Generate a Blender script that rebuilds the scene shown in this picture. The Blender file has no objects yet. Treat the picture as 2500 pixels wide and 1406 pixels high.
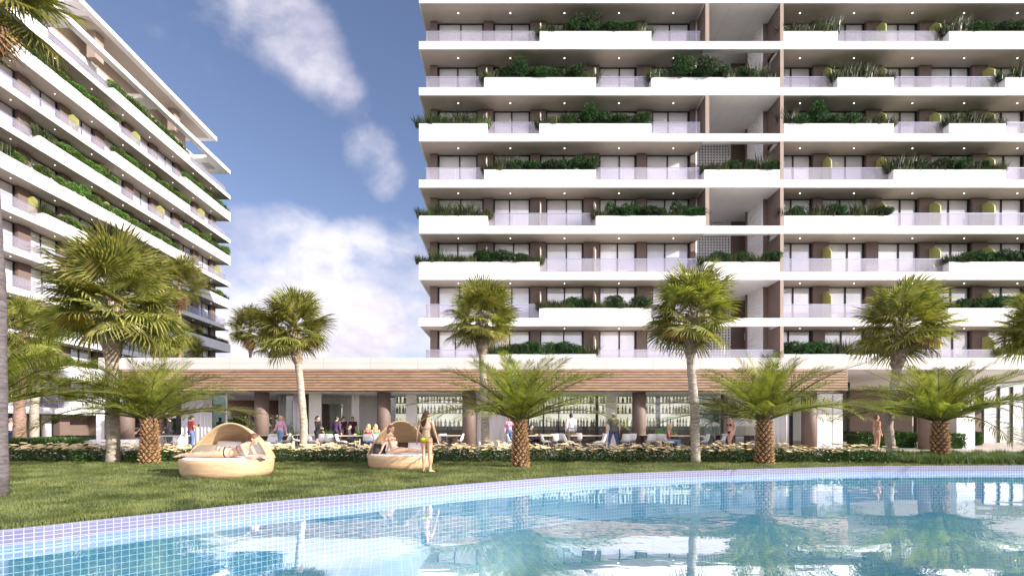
import bpy, bmesh, math, random
import numpy as np
from mathutils import Vector, Matrix, Quaternion
random.seed(7); rng = np.random.default_rng(7)
R = math.radians; PI = math.pi
C = bpy.context.scene.collection
F, E, HX, HY = 1190.0, 1.27, 1250.0, 1038.0      # focal length in photo pixels, eye height, vanishing point
def X(px, d): return (px-HX)*d/F
def Z(py, d): return E-(py-HY)*d/F

# ------------------------------------------------------------------ materials
def newmat(name):
    m = bpy.data.materials.new(name); m.use_nodes = True
    nt = m.node_tree; b = nt.nodes['Principled BSDF']
    return m, nt, b
def N(nt, t, **k):
    n = nt.nodes.new(t)
    for a, v in k.items():
        if a.startswith('i_'): n.inputs[a[2:].replace('_', ' ')].default_value = v
        else: setattr(n, a, v)
    return n
def L(nt, a, b): nt.links.new(a, b)
def ramp(nt, fac, stops):
    r = nt.nodes.new('ShaderNodeValToRGB')
    while len(r.color_ramp.elements) < len(stops): r.color_ramp.elements.new(0.5)
    for e, (p, c) in zip(r.color_ramp.elements, stops):
        e.position = p; e.color = (*c, 1)
    L(nt, fac, r.inputs[0]); return r.outputs[0]
def mat(name, col, rough=0.6, var=0.0, scale=4.0, bump=0.0, bscale=40.0, metal=0.0, spec=0.5, stretch=(1,1,1), objvar=0.0, coords='Object'):
    m, nt, b = newmat(name)
    b.inputs['Roughness'].default_value = rough; b.inputs['Metallic'].default_value = metal
    b.inputs['Specular IOR Level'].default_value = spec
    tc = N(nt, 'ShaderNodeTexCoord'); mp = N(nt, 'ShaderNodeMapping'); mp.inputs['Scale'].default_value = stretch
    L(nt, tc.outputs[coords], mp.inputs[0])
    out = None
    if var > 0:
        n = N(nt, 'ShaderNodeTexNoise', i_Scale=scale, i_Detail=6.0); L(nt, mp.outputs[0], n.inputs[0])
        lo = tuple(max(0, c*(1-var)) for c in col); hi = tuple(min(1, c*(1+var)) for c in col)
        out = ramp(nt, n.outputs[0], [(0.3, lo), (0.7, hi)])
    if objvar > 0:
        oi = N(nt, 'ShaderNodeObjectInfo'); hs = N(nt, 'ShaderNodeHueSaturation')
        mr = N(nt, 'ShaderNodeMapRange'); mr.inputs[3].default_value = 1-objvar; mr.inputs[4].default_value = 1+objvar
        L(nt, oi.outputs['Random'], mr.inputs[0]); L(nt, mr.outputs[0], hs.inputs['Value'])
        if out: L(nt, out, hs.inputs['Color'])
        else: hs.inputs['Color'].default_value = (*col, 1)
        out = hs.outputs[0]
    if out: L(nt, out, b.inputs['Base Color'])
    else: b.inputs['Base Color'].default_value = (*col, 1)
    if bump > 0:
        n = N(nt, 'ShaderNodeTexNoise', i_Scale=bscale, i_Detail=5.0); L(nt, mp.outputs[0], n.inputs[0])
        bp = N(nt, 'ShaderNodeBump', i_Strength=bump, i_Distance=0.02); L(nt, n.outputs[0], bp.inputs['Height'])
        L(nt, bp.outputs[0], b.inputs['Normal'])
    return m
def leafmat(name, c1, c2, trans=0.35, scale=1.3, rough=0.45, tcol=None):
    m, nt, b = newmat(name)
    tc = N(nt, 'ShaderNodeTexCoord'); n = N(nt, 'ShaderNodeTexNoise', i_Scale=scale, i_Detail=4.0)
    L(nt, tc.outputs['Object'], n.inputs[0])
    c = ramp(nt, n.outputs[0], [(0.35, c1), (0.65, c2)])
    oi = N(nt, 'ShaderNodeObjectInfo'); hs = N(nt, 'ShaderNodeHueSaturation')
    mr = N(nt, 'ShaderNodeMapRange'); mr.inputs[3].default_value = 0.65; mr.inputs[4].default_value = 1.35
    L(nt, oi.outputs['Random'], mr.inputs[0]); L(nt, mr.outputs[0], hs.inputs['Value']); L(nt, c, hs.inputs['Color'])
    mr2 = N(nt, 'ShaderNodeMapRange'); mr2.inputs[3].default_value = 0.475; mr2.inputs[4].default_value = 0.51
    L(nt, oi.outputs['Random'], mr2.inputs[0]); L(nt, mr2.outputs[0], hs.inputs['Hue'])
    L(nt, hs.outputs[0], b.inputs['Base Color']); b.inputs['Roughness'].default_value = rough
    t = N(nt, 'ShaderNodeBsdfTranslucent'); g = N(nt, 'ShaderNodeMixRGB', blend_type='MULTIPLY'); g.inputs[0].default_value = 1
    L(nt, hs.outputs[0], g.inputs[1]); g.inputs[2].default_value = (*(tcol or (1.5, 1.6, 0.7)), 1)
    L(nt, g.outputs[0], t.inputs[0])
    mx = N(nt, 'ShaderNodeMixShader'); mx.inputs[0].default_value = trans
    L(nt, b.outputs[0], mx.inputs[1]); L(nt, t.outputs[0], mx.inputs[2])
    L(nt, mx.outputs[0], nt.nodes['Material Output'].inputs[0])
    return m
def panelmat(name, col, w, h, joint=0.012):
    # painted cladding with thin joints; coordinates along the facade
    m, nt, b = newmat(name)
    tc = N(nt, 'ShaderNodeTexCoord'); sp = N(nt, 'ShaderNodeSeparateXYZ'); cb = N(nt, 'ShaderNodeCombineXYZ')
    L(nt, tc.outputs['Object'], sp.inputs[0]); L(nt, sp.outputs[0], cb.inputs[0]); L(nt, sp.outputs[2], cb.inputs[1])
    br = N(nt, 'ShaderNodeTexBrick', offset=0.0, i_Scale=1.0)
    br.inputs['Brick Width'].default_value = w; br.inputs['Row Height'].default_value = h
    br.inputs['Mortar Size'].default_value = joint; br.inputs['Mortar Smooth'].default_value = 0.2
    br.inputs['Color1'].default_value = (*col, 1); br.inputs['Color2'].default_value = (*[c*0.985 for c in col], 1)
    br.inputs['Mortar'].default_value = (*[c*0.62 for c in col], 1)
    L(nt, cb.outputs[0], br.inputs[0])
    n = N(nt, 'ShaderNodeTexNoise', i_Scale=0.7, i_Detail=6.0); L(nt, tc.outputs['Object'], n.inputs[0])
    r = ramp(nt, n.outputs[0], [(0.3, (0.93, 0.93, 0.92)), (0.7, (1, 1, 1))])
    mm = N(nt, 'ShaderNodeMixRGB', blend_type='MULTIPLY'); mm.inputs[0].default_value = 1
    L(nt, br.outputs[0], mm.inputs[1]); L(nt, r, mm.inputs[2]); L(nt, mm.outputs[0], b.inputs['Base Color'])
    b.inputs['Roughness'].default_value = 0.55
    return m
def facing(nt, base, k=0.9, p=5.0, normal=None):
    # Schlick reflectance from the angle of view, the same on both sides of a sheet
    lw = N(nt, 'ShaderNodeLayerWeight'); lw.inputs[0].default_value = 0.5
    if normal: L(nt, normal, lw.inputs['Normal'])
    pw = N(nt, 'ShaderNodeMath', operation='POWER'); L(nt, lw.outputs['Facing'], pw.inputs[0]); pw.inputs[1].default_value = p
    ad = N(nt, 'ShaderNodeMath', operation='MULTIPLY_ADD'); ad.use_clamp = True; L(nt, pw.outputs[0], ad.inputs[0]); ad.inputs[1].default_value = k; ad.inputs[2].default_value = base
    return ad.outputs[0]
def glassmat(name, tint, gloss=0.12, grough=0.02):
    m = bpy.data.materials.new(name); m.use_nodes = True; nt = m.node_tree; nt.nodes.clear()
    o = N(nt, 'ShaderNodeOutputMaterial'); t = N(nt, 'ShaderNodeBsdfTransparent'); t.inputs[0].default_value = (*tint, 1)
    g = N(nt, 'ShaderNodeBsdfGlossy', i_Roughness=grough); mx = N(nt, 'ShaderNodeMixShader')
    L(nt, facing(nt, gloss), mx.inputs[0])
    L(nt, t.outputs[0], mx.inputs[1]); L(nt, g.outputs[0], mx.inputs[2]); L(nt, mx.outputs[0], o.inputs[0])
    return m
def tilemat(name, tile, tile2, grout, size, axes, rough=0.15, gw=0.01):
    m, nt, b = newmat(name)
    uv = N(nt, 'ShaderNodeUVMap')
    br = N(nt, 'ShaderNodeTexBrick', offset=0.0, i_Scale=1.0)
    br.inputs['Brick Width'].default_value = size; br.inputs['Row Height'].default_value = axes or size
    br.inputs['Mortar Size'].default_value = gw; br.inputs['Mortar Smooth'].default_value = 0.1
    br.inputs['Color1'].default_value = (*tile, 1); br.inputs['Color2'].default_value = (*tile2, 1); br.inputs['Mortar'].default_value = (*grout, 1)
    L(nt, uv.outputs[0], br.inputs[0]); L(nt, br.outputs[0], b.inputs['Base Color']); b.inputs['Roughness'].default_value = rough
    return m

def emitmat(name, col, s):
    m, nt, b = newmat(name); b.inputs['Base Color'].default_value = (*col, 1)
    b.inputs['Emission Color'].default_value = (*col, 1); b.inputs['Emission Strength'].default_value = s
    return m
WHITE = panelmat('white_cladding', (0.80, 0.785, 0.765), 2.4, 5.0)
WHITEP = mat('white_paint', (0.85, 0.835, 0.83), 0.6, 0.03, 2.0)
PAVW = panelmat('pale_stone_cladding', (0.62, 0.58, 0.55), 2.32, 0.72, 0.01)
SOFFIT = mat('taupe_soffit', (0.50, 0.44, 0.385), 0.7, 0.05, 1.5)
VOIDC = panelmat('lilac_white_ceiling', (0.94, 0.91, 0.92), 1.8, 9.0, 0.008)
BROWN = mat('brown_render', (0.165, 0.115, 0.095), 0.65, 0.06, 2.0)
BROWN2 = mat('light_brown_render', (0.30, 0.235, 0.19), 0.65, 0.05, 2.0)
BLACK = mat('black_metal', (0.012, 0.013, 0.016), 0.35, spec=0.4)
FINY = mat('lime_panel', (0.44, 0.44, 0.15), 0.5)
FINC = mat('cream_panel', (0.70, 0.62, 0.52), 0.6)
SOIL = mat('planter_soil', (0.03, 0.022, 0.015), 0.9)  # dark soil colour of the planters
RAIL = mat('rail_metal', (0.42, 0.46, 0.58), 0.25, metal=0.6)
GLASSR = glassmat('balustrade_glass', (0.84, 0.82, 0.87), 0.10)
_nt = GLASSR.node_tree; _o = [n for n in _nt.nodes if n.type == 'OUTPUT_MATERIAL'][0]; _l = _o.inputs[0].links[0].from_socket
_d = N(_nt, 'ShaderNodeBsdfDiffuse'); _d.inputs[0].default_value = (0.74, 0.71, 0.80, 1); _m = N(_nt, 'ShaderNodeMixShader'); _m.inputs[0].default_value = 0.14
L(_nt, _l, _m.inputs[1]); L(_nt, _d.outputs[0], _m.inputs[2]); L(_nt, _m.outputs[0], _o.inputs[0])
GLASSP = glassmat('clear_glass', (0.95, 0.98, 0.97), 0.05)
GLASST = glassmat('teal_glass', (0.35, 0.62, 0.65), 0.10)
def panemat(name, c1, c2, refl):
    m, nt, b = newmat(name)
    tc = N(nt, 'ShaderNodeTexCoord'); mp = N(nt, 'ShaderNodeMapping'); mp.inputs['Scale'].default_value = (0.45, 0.45, 0.05)
    L(nt, tc.outputs['Object'], mp.inputs[0])
    n = N(nt, 'ShaderNodeTexNoise', i_Scale=1.0, i_Detail=1.0); L(nt, mp.outputs[0], n.inputs[0])
    L(nt, ramp(nt, n.outputs[0], [(0.42, c1), (0.58, c2)]), b.inputs['Base Color'])
    b.inputs['Roughness'].default_value = 0.7
    g = N(nt, 'ShaderNodeBsdfGlossy', i_Roughness=0.015); mx = N(nt, 'ShaderNodeMixShader')
    L(nt, facing(nt, refl), mx.inputs[0])
    L(nt, b.outputs[0], mx.inputs[1]); L(nt, g.outputs[0], mx.inputs[2]); L(nt, mx.outputs[0], nt.nodes['Material Output'].inputs[0])
    return m
PANE = panemat('curtained_window_glass', (0.62, 0.59, 0.58), (0.86, 0.83, 0.82), 0.26)
LAMP = emitmat('downlight_lens', (1, 0.95, 0.88), 2.5)
# ------------------------------------------------------------------ mesh helpers
def link(o, parent=None):
    C.objects.link(o)
    if parent: o.parent = parent
    return o
def tag(o, label=None, cat=None, group=None, kind=None):
    if label: o['label'] = label
    if cat: o['category'] = cat
    if group: o['group'] = group
    if kind: o['kind'] = kind
    return o
def empty(name, loc=(0,0,0), rz=0.0, label=None, cat=None, group=None):
    o = bpy.data.objects.new(name, None); link(o); o.location = loc; o.rotation_euler = (0, 0, rz); o.empty_display_size = 0.2
    return tag(o, label, cat, group)
class MB:
    def __init__(s): s.v = []; s.f = []; s.sm = False
    def quad(s, a, b, c, d):
        n = len(s.v); s.v += [tuple(a), tuple(b), tuple(c), tuple(d)]; s.f.append((n, n+1, n+2, n+3)); return s
    def tri(s, a, b, c):
        n = len(s.v); s.v += [tuple(a), tuple(b), tuple(c)]; s.f.append((n, n+1, n+2)); return s
    def box(s, x0, x1, y0, y1, z0, z1):
        n = len(s.v)
        s.v += [(x0,y0,z0),(x1,y0,z0),(x1,y1,z0),(x0,y1,z0),(x0,y0,z1),(x1,y0,z1),(x1,y1,z1),(x0,y1,z1)]
        s.f += [(n,n+3,n+2,n+1),(n+4,n+5,n+6,n+7),(n,n+1,n+5,n+4),(n+1,n+2,n+6,n+5),(n+2,n+3,n+7,n+6),(n+3,n,n+4,n+7)]
        return s
    def tube(s, pts, rad, n=10, cap=True):
        pts = [Vector(p) for p in pts]; k0 = len(s.v)
        if not hasattr(rad, '__len__'): rad = [rad]*len(pts)
        up = Vector((0.13, 0.27, 1)).normalized()
        for i, p in enumerate(pts):
            d = (pts[min(i+1, len(pts)-1)]-pts[max(i-1, 0)]).normalized()
            a = d.cross(up)
            if a.length < 0.1: a = d.cross(Vector((1, 0, 0)))
            a.normalize(); b = d.cross(a)
            for j in range(n):
                t = 2*PI*j/n; s.v.append(tuple(p+(a*math.cos(t)+b*math.sin(t))*rad[i]))
        for i in range(len(pts)-1):
            for j in range(n):
                q = k0+i*n; s.f.append((q+j, q+(j+1)%n, q+n+(j+1)%n, q+n+j))
        if cap:
            s.f.append(tuple(k0+j for j in range(n))[::-1]); q = k0+(len(pts)-1)*n; s.f.append(tuple(q+j for j in range(n)))
        return s
    def ell(s, c, r, M=None, nu=12, nv=8):
        c = Vector(c); k = len(s.v); r = Vector(r)
        M = M or Matrix.Identity(3)
        s.v.append(tuple(c+M@Vector((0, 0, -r.z))))
        for i in range(1, nv):
            th = -PI/2+PI*i/nv
            for j in range(nu):
                ph = 2*PI*j/nu
                s.v.append(tuple(c+M@Vector((r.x*math.cos(th)*math.cos(ph), r.y*math.cos(th)*math.sin(ph), r.z*math.sin(th)))))
        s.v.append(tuple(c+M@Vector((0, 0, r.z)))); top = len(s.v)-1
        for j in range(nu): s.f.append((k, k+1+(j+1)%nu, k+1+j))
        for i in range(nv-2):
            for j in range(nu):
                q = k+1+i*nu; s.f.append((q+j, q+(j+1)%nu, q+nu+(j+1)%nu, q+nu+j))
        q = k+1+(nv-2)*nu
        for j in range(nu): s.f.append((q+j, q+(j+1)%nu, top))
        return s
    def lathe(s, prof, n=32, c=(0,0,0), sx=1.0, sy=1.0):
        k = len(s.v)
        for (r, z) in prof:
            for j in range(n):
                t = 2*PI*j/n; s.v.append((c[0]+r*sx*math.cos(t), c[1]+r*sy*math.sin(t), c[2]+z))
        for i in range(len(prof)-1):
            for j in range(n):
                q = k+i*n; s.f.append((q+j, q+(j+1)%n, q+n+(j+1)%n, q+n+j))
        s.f.append(tuple(k+j for j in range(n))[::-1]); q = k+(len(prof)-1)*n; s.f.append(tuple(q+j for j in range(n)))
        return s
    def mesh(s, name, m, smooth=False):
        me = bpy.data.meshes.new(name); me.from_pydata(s.v, [], s.f)
        if m: me.materials.append(m)
        if smooth: me.polygons.foreach_set('use_smooth', [True]*len(me.polygons))
        me.update(); return me
    def build(s, name, m, parent=None, smooth=False, bevel=0.0):
        o = bpy.data.objects.new(name, s.mesh(name, m, smooth)); link(o, parent)
        if bevel:
            b = o.modifiers.new('bevel', 'BEVEL'); b.width = bevel; b.segments = 2; b.limit_method = 'ANGLE'
        return o
def fastmesh(name, V, tris, m, smooth=False):
    me = bpy.data.meshes.new(name); V = np.asarray(V, dtype=np.float32); tris = np.asarray(tris, dtype=np.int32); k = tris.shape[1]
    me.vertices.add(len(V)); me.vertices.foreach_set('co', V.ravel())
    me.loops.add(tris.size); me.loops.foreach_set('vertex_index', tris.ravel())
    me.polygons.add(len(tris)); me.polygons.foreach_set('loop_start', np.arange(0, tris.size, k, dtype=np.int32))
    me.polygons.foreach_set('loop_total', np.full(len(tris), k, dtype=np.int32))
    if smooth: me.polygons.foreach_set('use_smooth', np.ones(len(tris), dtype=bool))
    me.materials.append(m); me.update(calc_edges=True); return me
def inst(name, me, parent=None, loc=(0,0,0), rot=(0,0,0), sc=(1,1,1)):
    o = bpy.data.objects.new(name, me); link(o, parent); o.location = loc; o.rotation_euler = rot
    o.scale = sc if hasattr(sc, '__len__') else (sc, sc, sc); return o
ORD = ['zeroth', 'first', 'second', 'third', 'fourth', 'fifth', 'sixth', 'seventh', 'eighth', 'ninth', 'tenth', 'eleventh', 'twelfth', 'thirteenth', 'fourteenth', 'fifteenth']

# ------------------------------------------------------------------ shrubs for the planters
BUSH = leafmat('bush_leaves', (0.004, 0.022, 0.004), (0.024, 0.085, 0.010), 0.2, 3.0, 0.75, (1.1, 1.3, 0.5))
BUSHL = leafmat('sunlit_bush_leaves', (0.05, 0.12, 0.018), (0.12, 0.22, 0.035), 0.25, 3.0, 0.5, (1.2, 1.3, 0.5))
BLADE = leafmat('spiky_leaves', (0.006, 0.020, 0.004), (0.075, 0.095, 0.02), 0.25, 2.0, 0.4)
WOODT = mat('twig_bark', (0.10, 0.075, 0.05), 0.8)
def bush_mesh(w, h, n, seed, m, leaf=0.06):
    r = np.random.default_rng(seed); k = 7
    cc = np.column_stack([r.normal(0, w*0.22, k), r.normal(0, w*0.16, k), r.uniform(0.30, 0.78, k)*h]); cr = r.uniform(0.22, 0.34, k)*w
    i = r.integers(0, k, n); d = r.normal(size=(n, 3)); d /= np.linalg.norm(d, axis=1)[:, None]
    p = cc[i]+d*(cr[i]*r.uniform(0.45, 1.08, n)**0.6)[:, None]*np.array([1, 0.85, 0.95]); p[:, 2] = np.clip(p[:, 2], 0.0, None)
    a = d+r.normal(0, 0.6, (n, 3)); a /= np.linalg.norm(a, axis=1)[:, None]
    b = np.cross(a, r.normal(size=(n, 3))); b /= np.linalg.norm(b, axis=1)[:, None]
    s = (leaf*r.uniform(0.7, 1.3, n))[:, None]
    V = np.stack([p-a*s*0.2, p+b*s*0.45+a*s*0.4, p+a*s*1.3, p-b*s*0.45+a*s*0.4], 1).reshape(-1, 3)
    return fastmesh('bush', V, np.arange(len(V)).reshape(-1, 4), m)
def blades_mesh(w, h, n, seed, m, wid=0.022, spread=0.5, name='grass_clump', oneside=False):
    r = np.random.default_rng(seed)
    b = np.column_stack([r.uniform(-w/2, w/2, n), r.uniform(-w/4, w/4, n), np.zeros(n)])
    ang = r.uniform(0, 2*PI, n); out = np.column_stack([np.cos(ang), np.sin(ang), np.zeros(n)])+np.column_stack([b[:, 0]/w*1.4, b[:, 1]/w, np.zeros(n)])
    H = h*r.uniform(0.45, 1.0, n); S = H*spread*r.uniform(0.2, 1.0, n)
    side = np.column_stack([-out[:, 1], out[:, 0], np.zeros(n)])*wid*0.5
    z = np.array([0, 0, 1.0])
    p1 = b+out*S[:, None]*0.25+z*H[:, None]*0.5; p2 = b+out*S[:, None]+z*H[:, None]
    V = np.stack([b-side*0.6, b+side*0.6, p1-side, p1+side, p2], 1).reshape(-1, 3)
    k = np.arange(n)*5; T = np.concatenate([np.column_stack([k, k+1, k+3]), np.column_stack([k, k+3, k+2]), np.column_stack([k+2, k+3, k+4])])
    return fastmesh(name, V, T, m)
SH = {}
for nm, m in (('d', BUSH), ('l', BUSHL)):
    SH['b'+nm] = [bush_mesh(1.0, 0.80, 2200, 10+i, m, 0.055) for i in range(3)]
    SH['B'+nm] = [bush_mesh(1.3, 1.05, 2400, 20+i, m, 0.06) for i in range(2)]
    SH['T'+nm] = [bush_mesh(1.55, 1.55, 3400, 30+i, m, 0.06) for i in range(2)]
SH['gd'] = SH['gl'] = [blades_mesh(1.0, 0.70, 460, 40+i, BLADE) for i in range(3)]
SH['Gd'] = SH['Gl'] = [blades_mesh(0.9, 1.15, 300, 50+i, BLADE, 0.028, 0.4) for i in range(3)]
PN = {'b': ('planter_bush', 'bush', 'leafy green bush'), 'B': ('planter_bush', 'bush', 'full rounded green bush'), 'T': ('planter_tree', 'small tree', 'tall round-headed small tree'),
      'g': ('spiky_plant', 'spiky plant', 'low spiky plant'), 'G': ('spiky_plant', 'spiky plant', 'tall spiky plant')}
def plant_row(spec, xa, xb, z, to_world, rz, where, tone):
    n = len(spec); cnt = 0
    for i, ch in enumerate(spec):
        cnt += 1
        x = xa+(xb-xa)*(i+0.5)/n+random.uniform(-0.08, 0.08)
        wd = (xb-xa)/n
        base = {'b': 0.95, 'B': 1.3, 'T': 1.55, 'g': 0.9, 'G': 0.85}[ch]
        sx = min(1.5, max(0.8, wd*1.5/base)) if ch != 'T' else 1.05
        for _ in (0,):
            o = inst(PN[ch][0], random.choice(SH[ch+tone]), None, to_world(x, 0.30, z), (0, 0, rz+random.choice((0, PI))+random.uniform(-0.25, 0.25)),
                     (sx, 1.0*min(1, sx), random.uniform(0.88, 1.12)))
            tag(o, '%s, %s from left, %s' % (PN[ch][2], ORD[cnt], where), PN[ch][1], 'plants in the balcony planters')

# ------------------------------------------------------------------ generic apartment block (local: facade is y=0 facing -y)
SLAB = 0.507; YC, YW = 1.39, 1.65
def slab(root, xa, xb, z, y1, m=WHITE, soff=SOFFIT, end=True, name='floor_slab'):
    MB().box(xa, xb, 0, y1, z-SLAB, z).build(name, m, root)
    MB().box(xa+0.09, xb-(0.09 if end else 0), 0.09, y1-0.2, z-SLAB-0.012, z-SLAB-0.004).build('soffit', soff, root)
def planter(root, xa, xb, z):
    mb = MB(); t = 0.08; z0, z1 = z-SLAB+0.006, z+0.65
    mb.box(xa, xb, -0.005, t, z0, z1); mb.box(xa, xb, 0.6-t, 0.6, z+0.002, z1)
    mb.box(xa, xa+t, t, 0.6-t, z+0.002, z1); mb.box(xb-t, xb, t, 0.6-t, z+0.002, z1)
    p = mb.build('planter_box', WHITE, root); MB().box(xa+t, xb-t, t, 0.6-t, z+0.01, z1-0.06).build('soil', SOIL, p)
def railing(root, xa, xb, z, y=0.46, retl=False, retr=False):
    mb = MB(); n = max(1, round((xb-xa)/1.8)); w = (xb-xa)/n
    for i in range(n): mb.box(xa+i*w+0.006, xa+(i+1)*w-0.006, y, y+0.014, z+0.004, z+0.985)
    if retl: mb.box(xa-0.012, xa, y, YC, z+0.004, z+0.985)
    if retr: mb.box(xb, xb+0.012, y, YC, z+0.004, z+0.985)
    g = mb.build('glass_railing', GLASSR, root)
    h = MB().box(xa, xb, y-0.018, y+0.032, z+0.988, z+1.022)
    if retl: h.box(xa-0.03, xa+0.012, y+0.034, YC, z+0.988, z+1.022)
    if retr: h.box(xb-0.012, xb+0.03, y+0.034, YC, z+0.988, z+1.022)
    h.build('handrail', RAIL, g)
def window(root, xa, xb, z, zc, seed, name='window'):
    r = random.Random(seed); mid = xa+(xb-xa)*(0.5+r.choice((-0.06, 0.0, 0.05)))
    mb = MB(); a = 0.11
    mb.box(xa, xa+a, YW-0.05, YW+0.02, z, zc-0.06); mb.box(xb-a, xb, YW-0.05, YW+0.02, z, zc-0.06)
    mb.box(mid-0.045, mid+0.045, YW-0.04, YW+0.02, z, zc-0.06)
    mb.box(xa, xb, YW-0.035, YW+0.02, zc-0.058, zc-0.014)
    w = mb.build(name, BLACK, root); MB().box(xa+a+0.002, xb-a-0.002, YW+0.022, YW+0.03, z+0.004, zc-0.02).build('pane', PANE, w)
def fin(root, x, z, m):
    mb = MB(); y0, y1, h = 0.52, YC-0.01, 2.0; t = 0.035
    prof = [(y0, z+0.004), (y0, z+1.56), (y0+0.42, z+h), (y1, z+h), (y1, z+0.004)]; k = len(prof)
    mb.v = [(x-t, y, zz) for y, zz in prof]+[(x+t, y, zz) for y, zz in prof]
    mb.f = [tuple(range(k))[::-1], tuple(range(k, 2*k))]+[(i, (i+1) % k, k+(i+1) % k, k+i) for i in range(k)]
    mb.build('partition_panel', m, root)
def complement(xa, xb, spans):
    out = []; c = xa
    for a, b in sorted((max(a, xa), min(b, xb)) for a, b in spans if b > xa and a < xb):
        if a > c+0.15: out.append((c, a))
        c = max(c, b)
    if c < xb-0.15: out.append((c, xb))
    return out
# ---- right (frontal) block
D = F/37.5
rb = empty('apartment_building', (0, D, 0), 0, 'white apartment block facing the pool with planted balconies and a tall recessed stair opening', 'building', 'apartment blocks')
fx = lambda px: (px-HX)/37.5
def wR(x, y, z): return (x, D+y, z)
zf = [0.05]+[1.27+(HY-889)/37.5+3.0*i for i in range(0, 11)]   # zf[1]=F1 ... zf[9]=F9 floor level
LW = (-6.06, 12.48); RW = (17.66, 41.0); VO = (12.48, 17.66)
nF = 11
for i in range(1, nF+1):
    z = zf[i]
    slab(rb, LW[0], LW[1], z, 15, end=False); slab(rb, RW[0]+0.003, RW[1], z, 15)
    if i % 2 == 1:
        MB().box(VO[0]+0.003, RW[0]-0.003+0.003, 0, 6.4, z-SLAB, z).build('floor_slab', WHITE, rb)
        MB().box(VO[0]+0.01, VO[1]-0.01, 0.06, 6.2, z-SLAB-0.014, z-SLAB-0.004).build('stairwell_ceiling', VOIDC, rb)
    else:
        MB().box(VO[0]+0.003, RW[0], 0, 0.34, z-SLAB, z).build('bridge_beam', WHITE, rb)
colL = [-1.81, 1.78, 5.41, 9.02]; colR = [21.0, 24.62, 28.23, 31.82, 35.45, 39.05]
VAR = {8: 'NWWLWWWW', 7: 'WWWWWWRW', 6: 'WWWWWWWW', 5: 'WLWLWWRW', 4: 'NWWLLWWW', 3: 'WWWLWRWW', 2: 'WWWWWWWW', 1: 'WLWLRWWW', 9: 'WWWWWWWW', 10: 'WWWWWWWW'}
FINS = {8: ([1], [1, 2]), 7: ([0, 2], [0, 1, 3]), 6: ([0, 1], [1, 2, 3]), 5: ([0], [0, 1, 3]), 4: ([1, 2], [1, 2, 3]), 3: ([0, 1, 2], [0, 2, 3]), 2: ([1, 2], [0, 1, 2, 3]), 1: ([2], [1, 2, 3])}
def colspan(c, v):
    w = 0.53
    return {'W': (c-w, c+w), 'N': (c-0.11, c+w), 'L': (c-w, c+0.12), 'R': (c-w, c+0.28)}[v]
for i in range(1, nF):
    z, zc = zf[i], zf[i+1]-SLAB-0.014
    v = VAR[i]+'WWWWWW'
    sl = [(-5.56, -5.08)]+[colspan(c, v[j]) for j, c in enumerate(colL)]+[(12.13, 12.475)]
    sr = [(17.66, 17.70)]+[colspan(c, v[4+j]) for j, c in enumerate(colR)]
    for seg in (sl, sr):
        for k, (a, b) in enumerate(seg):
            if seg is sr and k == 0: continue
            MB().box(a, b, YC, YW+0.25, z+0.002, zc-0.002).build('column', BROWN, rb)
        for k in range(len(seg)-1):
            if seg[k+1][0]-seg[k][1] > 0.8 and seg[k][1] < 35: window(rb, seg[k][1]+0.002, seg[k+1][0]-0.002, z+0.002, zc, i*31+k)
    if i in FINS:
        for j in FINS[i][0]: fin(rb, colL[j]+0.12, z, FINC)
        for j in FINS[i][1]: fin(rb, colR[j]+0.14, z, FINY)
# building volumes behind the windows, stair opening walls
bk = MB(); bk.box(-5.3, 12.47, YW+0.26, 14.6, zf[1]-SLAB+0.01, zf[11]-SLAB-0.02); bk.build('rear_wall', BROWN, rb)
bk = MB(); bk.box(17.9, 40.5, YW+0.26, 14.6, zf[1]-SLAB+0.01, zf[11]-SLAB-0.02); bk.build('rear_wall', BROWN, rb)
sp = MB(); SP0 = 5.25
def perforated(mb, axis, a0, a1, c, z0, z1, cell=0.2, hole=0.11, th=0.06):
    # lattice of bars; axis 'x' runs along x at y=c, axis 'y' runs along y at x=c
    n = max(1, int((a1-a0)/cell)); m = max(1, int((z1-z0)/cell)); bar = cell-hole
    for i in range(n+1):
        a = a0+i*(a1-a0)/n
        if axis == 'x': mb.box(a-bar/2, a+bar/2, c, c+th, z0, z1)
        else: mb.box(c, c+th, a-bar/2, a+bar/2, z0, z1)
    for j in range(m+1):
        zz = z0+j*(z1-z0)/m
        if axis == 'x': mb.box(a0, a1, c+0.004, c+th-0.004, zz-bar/2, zz+bar/2)
        else: mb.box(c+0.004, c+th-0.004, a0, a1, zz-bar/2, zz+bar/2)
for i in range(1, 11, 2):     # two-storey openings
    z, zc = zf[i], zf[min(i+2, 11)]-SLAB-0.016
    s = MB(); perforated(s, 'x', 12.6, 16.55, SP0, z, zc, 0.21, 0.125); s.build('perforated_screen', WHITEP, rb)
    MB().box(12.5, 16.6, SP0+0.5, SP0+0.6, z, zc).build('stair_back_wall', BROWN, rb)
    MB().box(16.6, 18.5, SP0+0.05, SP0+0.25, z, zc).build('stair_door_wall', BROWN, rb)
    s = MB(); perforated(s, 'y', YW, 3.6, 17.07, z, zc, 0.21, 0.12); s.box(17.135, 17.2, YW, 3.6, z, zc); s.build('perforated_shaft', WHITEP, rb)
    MB().box(17.22, 17.48, YW-0.02, 3.6, z+0.001, zc).build('shaft_wall', BROWN, rb)
    MB().box(16.95, 17.9, 3.61, 3.7, z+0.001, zc).build('shaft_wall', BROWN, rb)
    # left flank wall behind the windows, unseen, made white to bounce light inward
    MB().box(12.478, 12.6, YW-0.2, SP0+0.4, z+0.001, zc).build('flank_wall', WHITEP, rb)
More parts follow.
